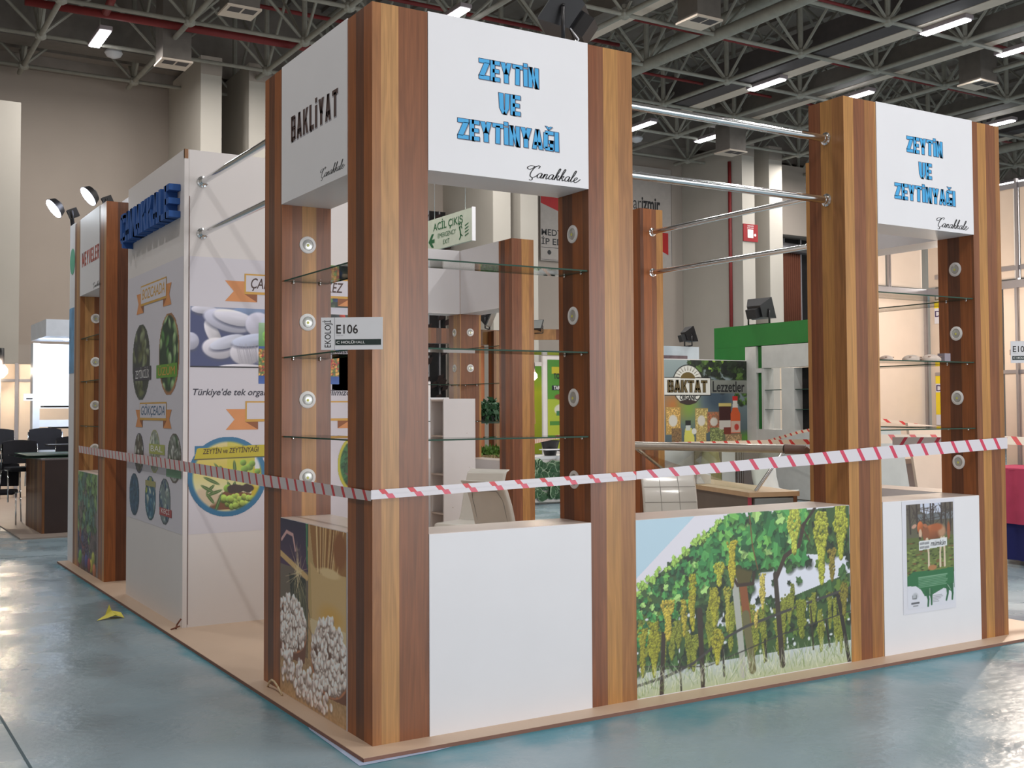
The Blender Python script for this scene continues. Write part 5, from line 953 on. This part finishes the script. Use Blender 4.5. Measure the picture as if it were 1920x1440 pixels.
for i, (x, z, m, lab, sz, ln, hg, h) in enumerate([(6.2, 1.60, LEAF, 'dark leafy plant hanging over the upper shelf of the plant rack', .12, .13, .7, 0), (6.25, .92, LEAFB, 'bright green herbs in a wooden crate on the lower shelf of the plant rack', .05, .09, 0, .2)]):
    t = thing('potted_plant', lab, 'plant', (x, 9.98, z - .2))
    if h: box('crate', x - .33, x + .33, 9.86, 10.1, .716, .90, CRATE, t); 
    else: box('pot', x - .2, x + .2, 9.9, 10.1, 1.392, 1.5, mat('dark_pot', (40, 40, 38), .7), t)
    greens('leaves', (x, 9.98, z), .33, .12, sz, 420, m, t, i, ln, hg)
    if h:
        mb = MB(); rr = random.Random(3)
        for k in range(46): p = Vector((x - .3 + .6 * rr.random(), 9.85, .9)); mb.tube(p, p + Vector((.08 * (rr.random() - .5), -.02, -.16 * rr.random())), .003, 4)
        tag(mb.build('hanging_roots', mat('straw', (170, 156, 112), .8), t), kind='stuff')
t = thing('potted_plant', 'spiky green plant at the left edge of the near tower opening', 'plant', (4.36, 8, 0)); box('crate', 4.20, 4.50, 7.75 - .6, 7.95 - .6, .002, .28, CRATE, t); box('crate_rim', 4.19, 4.51, 7.14, 7.36, .28, .36, WHITEW, t)
mb = MB(); rr = random.Random(9)
for k in range(60): p = Vector((4.24 + .22 * rr.random(), 7.18 + .15 * rr.random(), .34)); d = Vector((rr.random() - .5, rr.random() - .5, 0)) * .3; mb.poly([p - Vector((.012, 0, 0)), p + Vector((.012, 0, 0)), p + d * .5 + Vector((.008, 0, .22)), p + d + Vector((0, 0, .36))])
tag(mb.build('leaves', LEAFB, t), kind='stuff')

# planter box clad in big pale-edged leaves
hg = thing('leaf_planter', 'low white planter box covered with big dark leaves edged in pale green', 'planter', (8.0, 11.2, 0)); box('planter_box', 7.2, 8.75, 11.12, 11.5, .02, .74, WHITEW, hg); box('planter_rim', 7.18, 8.77, 11.10, 11.52, .74, .79, WHITE, hg)
def leafmesh():
    P = [(0, -.07), (.05, -.045), (.07, .0), (.055, .045), (.0, .085), (-.055, .045), (-.07, 0), (-.05, -.045)]
    me = bpy.data.meshes.new('leaf'); v = [(0, -.02, 0)] + [(x, -.012 if i % 4 else 0, z) for i, (x, z) in enumerate(P)] + [(x * 1.16, .004, z * 1.16) for x, z in P]; f = [(0, 1 + i, 1 + (i + 1) % 8) for i in range(8)] + [(1 + i, 9 + i, 9 + (i + 1) % 8, 1 + (i + 1) % 8) for i in range(8)]
    me.from_pydata(v, [], f); me.materials.append(LEAF); me.materials.append(LEAFE)
    for p in me.polygons: p.material_index = 0 if p.index < 8 else 1
    return me
LM = leafmesh(); rr = random.Random(4)
for i in range(130):
    o = bpy.data.objects.new('leaf', LM); COL.objects.link(o); o.parent = hg; o.location = (7.55 + 1.2 * rr.random() - 8.0, 11.10 - 11.2 - .03 * rr.random(), .10 + .60 * rr.random()); o.rotation_euler = (rr.random() * .6 - .3, rr.random() * 6.28, rr.random() * .8 - .4); s = .8 + .5 * rr.random(); o.scale = (s, s, s)
bn_ = thing('waste_bin', 'black tapered bin standing on the leaf planter', 'bin', (8.3, 11.3, .79)); MB().lathe((8.32, 11.3, .79), (0, 0, 1), [(.10, 0), (.16, .24), (.175, .24), (.175, .26), (.15, .26), (.10, .03)], 20).build('bucket', BLACK, bn_)
tb = thing('small_tray', 'small white tray projecting over the leaf planter', 'tray', (8.45, 11.0, .9)); box('tray_top', 8.0, 8.7, 10.95, 11.15, .895, .91, WHITE, tb); MB().path([(8.3, 11.05, .89), (8.5, 11.05, .84), (8.72, 11.05, .80)], .01, 6).build('tray_arm', BLACK, tb)
tag(MB().tube((8.43, 10.9, .0), (8.43, 10.9, 2.6), .02, 8).build('metal_post', ALU), 'thin grey metal post beside the near tower inner column', 'post')

# ------------------------------------------------------------------ booths at the back
gbn = tag(box('booth_banner', 9.05, 10.0, 14.05, 14.1, .0, 2.52, WHITEW), 'yellow-green banner with cloth sack picture, left of the pair beyond the planter', 'banner'); paint_yellow_banner().build(front(9.30, 14.045, 2.44), 'printed_picture', gbn, .002)
gb2 = tag(box('booth_banner', 9.62, 10.5, 13.55, 13.6, .0, 2.62, WHITEW), 'green banner with dark product labels, right of the pair beyond the planter', 'banner'); paint_green_banner().build(front(9.72, 13.545, 2.55), 'printed_picture', gb2, .002)
font_text(front(9.86, 13.54), 'TOMBUL', 0, 2.18, .10, INKBLACK, gb2, width=.40, bold=.03, lift=.004); font_text(front(9.86, 13.54), 'TARHANA', 0, 1.965, .07, INKWHITE, gb2, width=.36, bold=.02, lift=.004)
wf = thing('wooden_frame', 'dark brown wooden booth frame with an orange panel behind the rear tower', 'booth', (7, 12.2, 0))
box('beam', 5.9, 7.85, 12.2, 12.4, 2.72, 2.98, WOODD, wf); box('post', 7.62, 7.86, 12.0, 12.19, 0, 2.95, WOODD, wf); box('orange_panel', 7.36, 7.60, 12.3, 12.32, 0, 2.71, mat('orange_panel', (206, 132, 90), .6), wf); box('white_strip', 7.33, 7.36, 12.28, 12.32, 0, 2.71, WHITE, wf)
wf2 = thing('wooden_beam', 'dark brown beam rising behind the near tower right column', 'beam', (9.5, 13, 2.9)); MB().obox((9.6, 13.0, 3.0), (.8, -.35, 0), (0, .05, 0), (0, 0, .10)).build('beam', WOODD, wf2)
wf3 = tag(box('white_partition', 7.9, 8.2, 12.5, 12.6, 0, 2.3, WHITEW), 'white partition with dark picture between the wooden frame and the yellow banner', 'partition'); box('printed_picture', 7.9, 8.2, 12.49, 12.499, 2.0, 2.28, mat('dark_red_print', (96, 56, 60), .5, var=.5, scale=9), wf3)
wf4 = tag(box('white_fridge', 4.9, 5.45, 9.3, 9.8, 0, 1.76, WHITE), 'white upright fridge seen through the left side of the near tower opening', 'fridge'); box('door_edge', 5.30, 5.45, 9.28, 9.299, .05, 1.74, WHITEW, wf4)
def bulb(label, c, r=.05, power=25):
    t = thing('spot_bulb', label, 'lamp', c); MB().lathe(Vector(c) - Vector((0, 0, r)), (0, 0, 1), [(r * .4, 0), (r, r * .7), (r, r * 1.3), (r * .5, r * 2)], 12).build('bulb', BULB, t); MB().tube(Vector(c) + Vector((0, 0, r)), Vector(c) + Vector((0, .02, r * 3.5)), r * .5, 8).build('socket', BLACK, t); MB().path([Vector(c) + Vector((0, .02, r * 3.4)), Vector(c) + Vector((0, .06, r * 3.4)), Vector((c[0], c[1] + .06, 0))], .012, 6).build('stand_pole', ALU, t); point('bulb_light', (c[0], c[1] - .15, c[2]), power, (1, .82, .62), .06)
bulb('glowing warm bulb between the rear wood columns, lower of two', (8.43, 12.0, 2.17), .07, 25); bulb('small glowing bulb under the dark beam, upper of two', (8.45, 12.3, 2.83), .035, 8)
floodlight('black floodlight on the frame right of the rear tower corner column', (7.55, 12.1, 2.99), (.7, -.6, -.4), 1.5); floodlight('black floodlight pointing up beside the green banner', (9.2, 13.1, 3.02), (-.7, -.4, .5), 1.0)

og = thing('organic_booth', 'booth with BAKTAT ORGANIC Lezzetler product picture wall above aluminium framed counter'.replace('BAKTAT ', ''), 'booth', (11, 10.6, 0))
box('picture_wall', 9.8, 12.12, 10.5, 10.56, .0, 2.455, WHITEW, og); paint_organic().build(Frame((10.18, 10.498, 2.44), (1, 0, 0), (0, 0, .8), (0, -1, 0)), 'printed_picture', og, .002)
BRN = mat('ink_olive_logo', (96, 78, 40), .5); F = front(10.18, 10.492)
block_text(F, 'BAKTAT', .07, 2.44 - .572, .90, .21, BRN, og, outline=INKBLACK, gap=.5); font_text(F, 'ORGANIC', .34, 2.44 - .705, .085, INKBLACK, og, width=.40, bold=.03); font_text(F, 'Lezzetler', 1.10, 2.44 - .56, .19, INKBLACK, og, width=.76, bold=.01)
box('counter_panel', 10.83, 11.50, 10.17, 10.19, .22, .88, WHITEW, og); box('counter_cloth', 11.68, 12.05, 10.15, 10.19, .1, .9, mat('grey_cloth', (120, 114, 116), .9), og); box('counter_top', 10.75, 12.08, 10.1, 10.45, .90, .93, WHITEW, og)
for x in (10.77, 10.81, 11.54, 11.59, 11.64): box('aluminium_post', x, x + .022, 10.15, 10.19, .0, .9, ALU, og)
box('base_rail', 10.75, 12.08, 10.14, 10.19, .17, .21, ALU, og)
tag(MB().box(11.25, 11.27, 9.9, 9.93, .3, .78).lathe((11.26, 9.9, .78), (0, 0, 1), [(.17, 0), (.17, .02)], 16).build('bar_stool', LEATHER), 'cream stool in front of the aluminium framed counter', 'stool') if False else None
skb = thing('product_stand', 'tall cardboard stand with bottle picture at the left of the product picture wall', 'display stand', (10.55, 9.9, 0)); box('board', 10.35, 10.95, 9.9, 9.93, .0, .88, mat('dark_board', (86, 76, 60), .6, var=.4, scale=9), skb); MB().lathe((10.66, 9.88, .25), (0, 0, 1), [(.19, 0), (.20, .35), (.16, .5), (.15, .62)], 16).build('bottle_figure', mat('olive_print', (130, 122, 74), .5, var=.3, scale=8), skb)
sky = thing('picture_board', 'pale board with landscape picture above the product picture wall', 'board', (11.3, 12, 2.4)); box('board', 10.6, 12.25, 12.0, 12.05, 1.8, 2.78, mat('pale_sky_board', (190, 202, 214), .6), sky); box('dark_band', 10.6, 11.95, 11.99, 11.999, 2.3, 2.6, mat('mauve_print', (110, 92, 100), .6, var=.3), sky)
floodlight('black floodlight leaning left above the product picture wall', (11.05, 12.02, 2.79), (-.8, -.5, .5), 1.7); floodlight('black floodlight leaning right above the product picture wall', (12.0, 12.02, 2.79), (.9, -.3, .3), 1.5)

GRN = mat('green_paint', (28, 112, 40), .5, var=.04); WG = mat('arch_white_paint', (196, 196, 192), .5)
ga = thing('green_booth', 'booth portal with bright green beam over white posts and windows', 'booth', (12.2, 9.5, 0))
box('beam', 12.11, 12.35, 7.6, 11.39, 2.71, 3.10, GRN, ga); box('green_drop', 12.11, 12.35, 10.54, 11.39, 1.9, 2.709, GRN, ga); box('post', 12.10, 12.35, 10.25, 10.53, 0, 2.70, WG, ga)
box('green_strip', 12.16, 12.35, 10.12, 10.249, 1.2, 2.70, GRN, ga); box('header', 12.11, 12.35, 7.6, 10.11, 2.30, 2.70, WG, ga); box('cross_bar', 12.105, 12.155, 10.11, 10.249, 2.22, 2.30, WG, ga); box('mullion', 12.11, 12.35, 9.31, 9.62, 1.2, 2.29, WG, ga); box('mullion', 12.11, 12.35, 10.065, 10.119, 1.2, 2.29, WG, ga); box('low_wall', 12.11, 12.35, 7.6, 10.249, 0, 1.2, WG, ga)
box('far_post', 12.11, 12.35, 7.6, 8.0, 1.2, 2.29, WG, ga); box('dark_window', 12.30, 12.34, 8.0, 9.30, 1.2, 2.29, DARK, ga); box('bright_back_wall', 14.4, 14.45, 8.5, 12.0, 0, 2.4, BEIGEP, ga)
for z in (1.55, 1.9): box('glass_shelf', 12.13, 12.33, 8.1, 10.06, z, z + .01, GEDGE, ga)
point('booth_lamp_green', (13.4, 10.6, 2.1), 45, (1, .84, .68), .1)
floodlight('black floodlight standing on the green beam', (12.23, 10.3, 3.105), (.95, .1, .32), 1.9)
pcs = thing('plastic_chair', 'white moulded plastic chair beyond the right end of the display case', 'chair', (8.6, 6.2, 0))
mb = MB(); pr2 = [(-.22, .84), (-.19, .62), (-.14, .47), (.0, .44), (.24, .46)]
for (y0, z0), (y1, z1) in zip(pr2, pr2[1:]):
    for i in range(6): 
        x0, x1 = -.22 + .44 * i / 6, -.22 + .44 * (i + 1) / 6; dz = lambda x: .25 * x * x * 2
        mb.poly([(8.6 + x0, 6.2 - y0, z0 + dz(x0)), (8.6 + x1, 6.2 - y0, z0 + dz(x1)), (8.6 + x1, 6.2 - y1, z1 + dz(x1)), (8.6 + x0, 6.2 - y1, z1 + dz(x0))], smooth=True)
o = mb.build('shell', WG, pcs); md = o.modifiers.new('s', 'SOLIDIFY'); md.thickness = .012
for x in (-.17, .17):
    for y in (-.2, .15): MB().tube((8.6 + x, 6.2 + y, .45), (8.6 + x * 1.2, 6.2 + y * 1.2, 0), .011, 8).build('leg', CHROME, pcs)

# background barrier tapes
TMB = tape_mat('hazard_tape_far', .06, .20, .28, red=(206, 52, 48), white=(222, 206, 186))
for lab, pts, h in [('barrier tape stretched behind the display case from the freestanding column', [((4.83, 4.0, 1.22), .06), ((7.2, 4.45, 1.195), .06), ((8.1, 4.1, 1.2), .06)], .06),
                    ('barrier tape running from the right tower rear column to the right booth', [((4.84, 1.42, 1.335), .075), ((5.9, 1.12, 1.325), .07), ((8.0, .55, 1.22), .07)], .07),
                    ('sagging thin barrier tape across the booth behind the right tower shelves', [((6.6, 3.2, 1.52), .03), ((7.4, 3.0, 1.42), .035), ((8.2, 2.9, 1.30), .04)], .04),
                    ('barrier tape seen behind the black bin', [((4.83, 6.4, 1.19), .055), ((6.9, 9.0, 1.17), .06), ((8.9, 11.0, 1.16), .06)], .06),
                    ('thin dark-striped tape rising across the white low wall of the green booth', [((12.0, 10.2, .92), .05), ((11.5, 8.6, 1.18), .05), ((11.2, 7.6, 1.3), .05)], .05)]:
    t = thing('barrier_tape', lab, 'barrier tape', pts[0][0]); tape(t, 'tape_band', pts, h, TMB)

# ------------------------------------------------------------------ framed booth at the right
rb = thing('framed_booth', 'beige panel booth in aluminium frame at the far right', 'booth', (8, 2, 0))
for k in range(2): box('wall_panel', 6.92 + k * .95, 7.83 + k * .95 - .02, 3.83, 3.85, .0, 2.88, BEIGEP, rb)
for k in range(7): box('wall_panel', 8.78, 8.80, 3.80 - (k + 1) * .98 + .03, 3.80 - k * .98 - .03, 0, 2.88, BEIGEP, rb)
for x0, x1 in ((6.92, 8.13), (8.21, 8.76)): box('upper_panel', x0, x1, 3.86, 3.88, 2.99, 4.0, BEIGEP, rb)
for y0, y1 in ((3.8, 2.66), (2.58, 1.6), (1.52, .5), (.42, -.6), (-.7, -2)): box('upper_panel', 8.80, 8.82, y1, y0, 2.99, 3.98, BEIGEP, rb)
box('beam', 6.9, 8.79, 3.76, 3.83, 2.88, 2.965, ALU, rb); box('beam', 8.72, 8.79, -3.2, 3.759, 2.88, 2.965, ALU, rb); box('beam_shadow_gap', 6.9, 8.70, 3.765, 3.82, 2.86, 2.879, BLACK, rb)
box('top_bar', 6.9, 8.83, 3.84, 3.90, 4.0, 4.06, ALU, rb); box('top_bar', 8.79, 8.85, -3.2, 3.83, 3.98, 4.04, ALU, rb); box('mid_bar', 8.785, 8.80, -3.2, 3.7, 3.08, 3.13, ALU, rb); box('mid_bar', 8.765, 8.779, -3.2, 3.7, 1.95, 1.99, ALU, rb); box('mid_bar', 6.95, 8.75, 3.81, 3.829, 2.10, 2.16, BEIGEP, rb)
for x, y, z0, z1 in ((8.735, 3.80, 0, 2.88), (8.17, 3.85, 2.97, 4.05), (8.79, 2.62, 2.97, 4.08), (8.76, 2.62, 0, 2.88), (8.76, .5, 0, 4.0), (7.85, 3.81, 0, 2.88)):
    for q in (-.02, .005): box('post', x + q - .008, x + q + .010, y - .025, y + .002, z0, z1, ALU, rb)
    box('post_core', x - .022, x + .016, y - .018, y, z0, z1, ALU, rb)
YEL = mat('ink_yellow', (236, 212, 40), .5); PUR = mat('ink_purple', (60, 40, 92), .5)
F = Frame((8.778, 3.70, 0), (0, -1, 0), (0, 0, 1), (-1, 0, 0))
for i, (z0, z1) in enumerate(((2.74, 2.86), (1.70, 1.96))):
    p = tag(box('poster', 8.770, 8.7765, 3.05, 3.70, 1.38 if i else 2.56, z1, mat('poster_paper', (216, 217, 226), .5)), ('yellow and white poster starting with DOĞ, lower one on the right booth wall', 'yellow poster strip high on the right booth wall, partly behind the column')[1 - i], 'poster')
    for a_, b_ in (((z0 + .16, z1), (z0 + .00 - .2, z0 + .06)) if i else ((z0, z1),)): MB().poly([(8.769, 3.70, a_), (8.769, 3.05, a_), (8.769, 3.05, b_), (8.769, 3.70, b_)]).build('yellow_field', YEL, p)
    font_text(Frame((8.768, 3.69, 0), (0, -1, 0), (0, 0, 1), (-1, 0, 0)), 'DOĞAL', 0, (z0 + .075) if i else z0 - .1, .07, PUR, p, width=.42, bold=.01)
    if i: font_text(Frame((8.768, 3.55, 0), (0, -1, 0), (0, 0, 1), (-1, 0, 0)), 'LOKUM', 0, z0 - .14, .07, PUR, p, width=.3, bold=.01)
wc = tag(box('white_counter', 6.5, 7.95, 3.0, 3.4, 0, 1.0, WHITE), 'white counter standing along the back of the right booth', 'counter'); box('counter_top', 6.45, 8.0, 2.95, 3.45, 1.0, 1.05, LEDGE, wc)
for lab, x, m in (('pale grey-blue board leaning behind the right tower counter', 6.62, mat('grey_blue_board', (176, 184, 184), .35)), ('large white board leaning on the booth counter behind the right tower', 7.45, BEIGEP)): tag(MB().obox((x, 2.62, .74), (.36, 0, -.03), (0, .015, 0), (.03, .14, .66)).build('leaning_board', m), lab, 'board')
pt = thing('draped_table', 'table draped in pink cloth over a navy skirt at the right edge', 'table', (8.4, 1.6, 0)); mb = MB(); rr = random.Random(2)
def skirt(x0, y0, x1, y1, z0, z1, m, nm, amp):
    mb = MB(); P_ = []
    for (ax, ay), (bx_, by), nx_ in (((x0, y1), (x0, y0), (-1, 0)), ((x0, y0), (x1, y0), (0, -1)), ((x1, y0), (x1, y1), (1, 0))):
        for i in range(26): t_ = i / 26; P_.append((ax + (bx_ - ax) * t_ + nx_[0] * amp * math.sin(i * 1.7), ay + (by - ay) * t_ + nx_[1] * amp * math.sin(i * 1.7)))
    for p, q in zip(P_, P_[1:]): mb.poly([(p[0], p[1], z0), (q[0], q[1], z0), ((q[0] * .97 + .03 * (x0 + x1) / 2), q[1] * .97 + .03 * (y0 + y1) / 2, z1), (p[0] * .97 + .03 * (x0 + x1) / 2, p[1] * .97 + .03 * (y0 + y1) / 2, z1)], smooth=True)
    return mb.build(nm, m, pt)
PINK = mat('pink_cloth', (176, 62, 96), .85, var=.1); skirt(8.02, .9, 8.68, 2.66, .40, .95, PINK, 'table_cloth', .02); box('cloth_top', 8.04, 8.67, .95, 2.62, .93, .965, PINK, pt, bevel=.01); skirt(8.06, .95, 8.66, 2.62, .03, .46, mat('navy_skirt', (28, 34, 100), .8), 'table_skirt', .015)
struct('floor_platform_right', MB().box(7.9, 12, -3.2, 3.9, -.019, .0), mat('booth_floor_dark', (70, 66, 66), .5)) if False else None

# ------------------------------------------------------------------ booths beyond the far left tower
np_ = thing('glowing_partition', 'bright white lit partition edge right behind the far left tower', 'panel', (.05, 7.9, 0)); box('panel_board', -.0, .05, 7.71, 8.0, 0, 3.60, WHITE, np_); box('panel_top', .31, .36, 6.45, 8.0, 3.2, 3.73, WHITE, np_)
MB().lathe((-.002, 7.84, 3.2), (-1, 0, 0), [(.14, 0), (.14, .001)], 20).build('green_ring', mat('ink_mint', (90, 170, 140), .5), np_); box('blue_print', -.003, -.001, 7.72, 7.99, 2.0, 2.7, mat('ink_pale_blue', (110, 160, 200), .5, var=.3, scale=5), np_)
for lab, p_, a_ in (('lit round floodlight on the far left panel, left of the pair', (.02, 7.96, 3.60), (-.79, -.10, -.61)), ('lit round floodlight on the far left panel, right of the pair', (.335, 7.75, 3.73), (-.79, -.10, -.61))):
    t = thing('round_floodlight', lab, 'floodlight', p_); b_ = Vector(p_); a_ = Vector(a_).normalized(); c_ = b_ + Vector((-.17, .16, .20))
    MB().lathe(c_ - a_ * .10, a_, [(.03, 0), (.09, .03), (.115, .09), (.12, .10)], 20).build('head', BLACK, t); MB().lathe(c_, a_, [(.112, 0), (.11, .008), (.08, .012)], 20).build('lamp_disc', LAMPW, t)
    MB().obox(b_ + Vector((.0, 0, .14)), (.045, .0, .02), (0, .04, 0), (-.02, 0, .045)).build('driver_box', BLACK, t); MB().path([b_ + Vector((0, -.05, 0)), b_ + Vector((-.02, -.05, .16))], .012, 6).path([b_ + Vector((0, .05, 0)), b_ + Vector((-.02, .05, .16))], .012, 6).build('bracket', BLACK, t)
area('panel_wash', (-.5, 8.7, 3.9), (0.2, 8.3, 2.0), .3, .3, 4, (.86, .95, 1.0))

lbp = tag(box('booth_platform', -.13, 4, 10.5, 20, -.02, 0, mat('taupe_platform', (150, 138, 130), .5)), 'taupe platform under the dark desk at the far left', 'platform')
dk = thing('dark_desk', 'dark wood desk with glass top at the far left', 'desk', (.5, 12, 0)); box('side_panel', .18, .215, 10.93, 12.3, 0, .955, WOODD, dk); box('front_panel', .216, 1.4, 10.93, 10.96, 0, .955, mat('dark_brown_panel', (52, 38, 36), .45), dk); box('rear_panel', .216, 1.4, 12.27, 12.3, 0, .955, WOODD, dk); box('desk_top', .17, 1.42, 10.92, 12.31, .956, .975, mat('desk_top', (110, 100, 100), .2), dk)
gt = thing('glass_sheet', 'thin glass sheets stacked on the dark desk', 'glass', (.5, 12, .98)); box('sheet', -.02, 1.4, 11.2, 12.75, .976, .984, GLASS, gt); box('sheet_edge', -.021, 1.4, 11.19, 11.2, .976, .984, GEDGE, gt); box('sheet', .06, 1.38, 11.3, 12.6, 1.0, 1.008, GEDGE, gt)
for i, (x0, z) in enumerate(((.30, 1.65), (.40, 1.36), (.36, 1.12))): tag(box('wall_shelf', x0, .85, 11.6, 11.9, z, z + .02, BLACK), ('highest', 'middle', 'lowest')[i] + ' thin dark shelf behind the far left tower', 'shelf')
for i in range(5): tag(box('dark_block', .66, .8, 11.4, 11.6, 1.009 + i * .19, 1.115 + i * .19, mat('dark_brown_panel', (52, 38, 36), .45)), ('lowest', 'second lowest', 'middle', 'second highest', 'highest')[i] + ' dark square block in the column beside the thin shelves', 'block', 'dark blocks behind the far left tower')
BF = mat('black_fabric', (26, 26, 34), .85, var=.2)
def office_chair(label, loc, rz, dz=0):
    t = thing('office_chair', label, 'chair', loc, rz, 'black stacking chairs at the far left')
    mb = MB(); n = 10
    for sgn in (0, 1):
        for i in range(n):
            x0, x1 = [-.23 + .46 * k / n for k in (i, i + 1)]; yy = lambda x: -.24 - .25 * (.23 ** 2 - x * x) * 4 * .5 + sgn * .045; top = lambda x: .86 - .5 * x * x
            q = [(x0, yy(x0), .52), (x1, yy(x1), .52), (x1, yy(x1) - .03, top(x1)), (x0, yy(x0) - .03, top(x0))]; mb.poly(q if sgn == 0 else q[::-1], smooth=True)
    for i in range(n):
        x0, x1 = [-.23 + .46 * k / n for k in (i, i + 1)]; y = lambda x, s: -.24 - .5 * (.23 ** 2 - x * x) + s * .045; top = lambda x: .86 - .5 * x * x
        mb.poly([(x0, y(x0, 0) - .03, top(x0)), (x1, y(x1, 0) - .03, top(x1)), (x1, y(x1, 1) - .03, top(x1)), (x0, y(x0, 1) - .03, top(x0))])
    mb.build('backrest', BF, t, local=True); box('seat', -.23, .23, -.2, .24, .42, .48, BF, t, bevel=.025, local=True)
    for sx in (-1, 1):
        MB().path([(sx * .24, -.26, .80), (sx * .25, -.22, .45), (sx * .26, -.28, .0)], .011, 6).build('leg', CHROME, t, local=True); MB().path([(sx * .25, .2, .44), (sx * .26, .27, 0)], .011, 6).build('leg', CHROME, t, local=True); MB().tube((sx * .25, -.22, .44), (sx * .25, .2, .44), .011, 6).build('seat_rail', CHROME, t, local=True)
    return t
for lab, l_, r_ in [('black fabric chair with curved back, highest left of the group behind the dark desk', (.05, 13.35, .48), 200), ('black fabric chair with rounded back against the lit white wall', (.62, 13.6, .48), 170), ('black fabric chair, low one just over the desk top', (.20, 12.70, .32), 185), ('black fabric chair nearest the thin shelves', (.80, 12.85, .36), 150), ('black fabric chair standing on the floor left of the dark desk', (-.12, 12.7, 0), 165), ('black fabric chair at the left picture edge', (-.5, 13.9, .2), 190)]: office_chair(lab, l_, math.radians(r_))
lw = thing('lit_white_booth', 'white glowing booth wall with two shelf openings at the far left', 'booth', (.8, 13.9, 0))
WB = mat('glossy_white_booth', (224, 232, 244), .3)
box('wall_face', .60, 1.6, 14.2, 14.25, 1.64, 2.66, WB, lw); box('side_post', .50, .60, 14.0, 14.25, 0, 2.66, WB, lw); box('shelf_bar', .60, 1.6, 14.1, 14.25, 1.35, 1.46, WB, lw); box('shelf_bar', .60, 1.6, 14.1, 14.25, .95, 1.14, WB, lw); box('header', .50, 1.6, 12.8, 14.25, 2.70, 2.95, WB, lw); 
for x, y in ((.92, 13.6), (1.0, 13.3)): MB().lathe((x, y, 2.70), (0, 0, -1), [(.05, 0), (.05, .004)], 16).build('downlight', LAMPW, lw)
area('booth_wall_light', (.75, 13.2, 2.62), (.85, 14.2, 1.6), .5, .3, 26, (.82, .90, 1.0))
bp = thing('beige_partition', 'beige panel partition behind the black chairs at the left edge', 'partition', (0, 18, 0))
for x0, x1 in ((-1.3, -.42), (-.36, .76), (.82, 2.6)): box('panel', x0, x1, 18, 18.03, 0, 2.15, BEIGEP, bp); box('upper_panel', x0, x1, 18, 18.03, 2.2, 2.48, BEIGEP, bp)
for x in (-.39, .79): box('post', x - .03, x + .03, 17.97, 18.02, 0, 2.5, ALU, bp)
box('rail', -1.3, 2.6, 17.98, 18.02, 2.15, 2.2, ALU, bp)
bulb('bright warm halogen lamp on the beige partition at the left edge', (.47, 17.6, 2.33), .12, 90)
ns = thing('small_number_sign', 'tiny white number plate projecting by the lit white booth post', 'sign', (.42, 13.7, 1.8)); box('plate', .36, .50, 13.95, 13.96, 1.76, 1.87, WHITE, ns); box('band', .40, .49, 13.945, 13.9499, 1.785, 1.80, INKBLACK, ns)
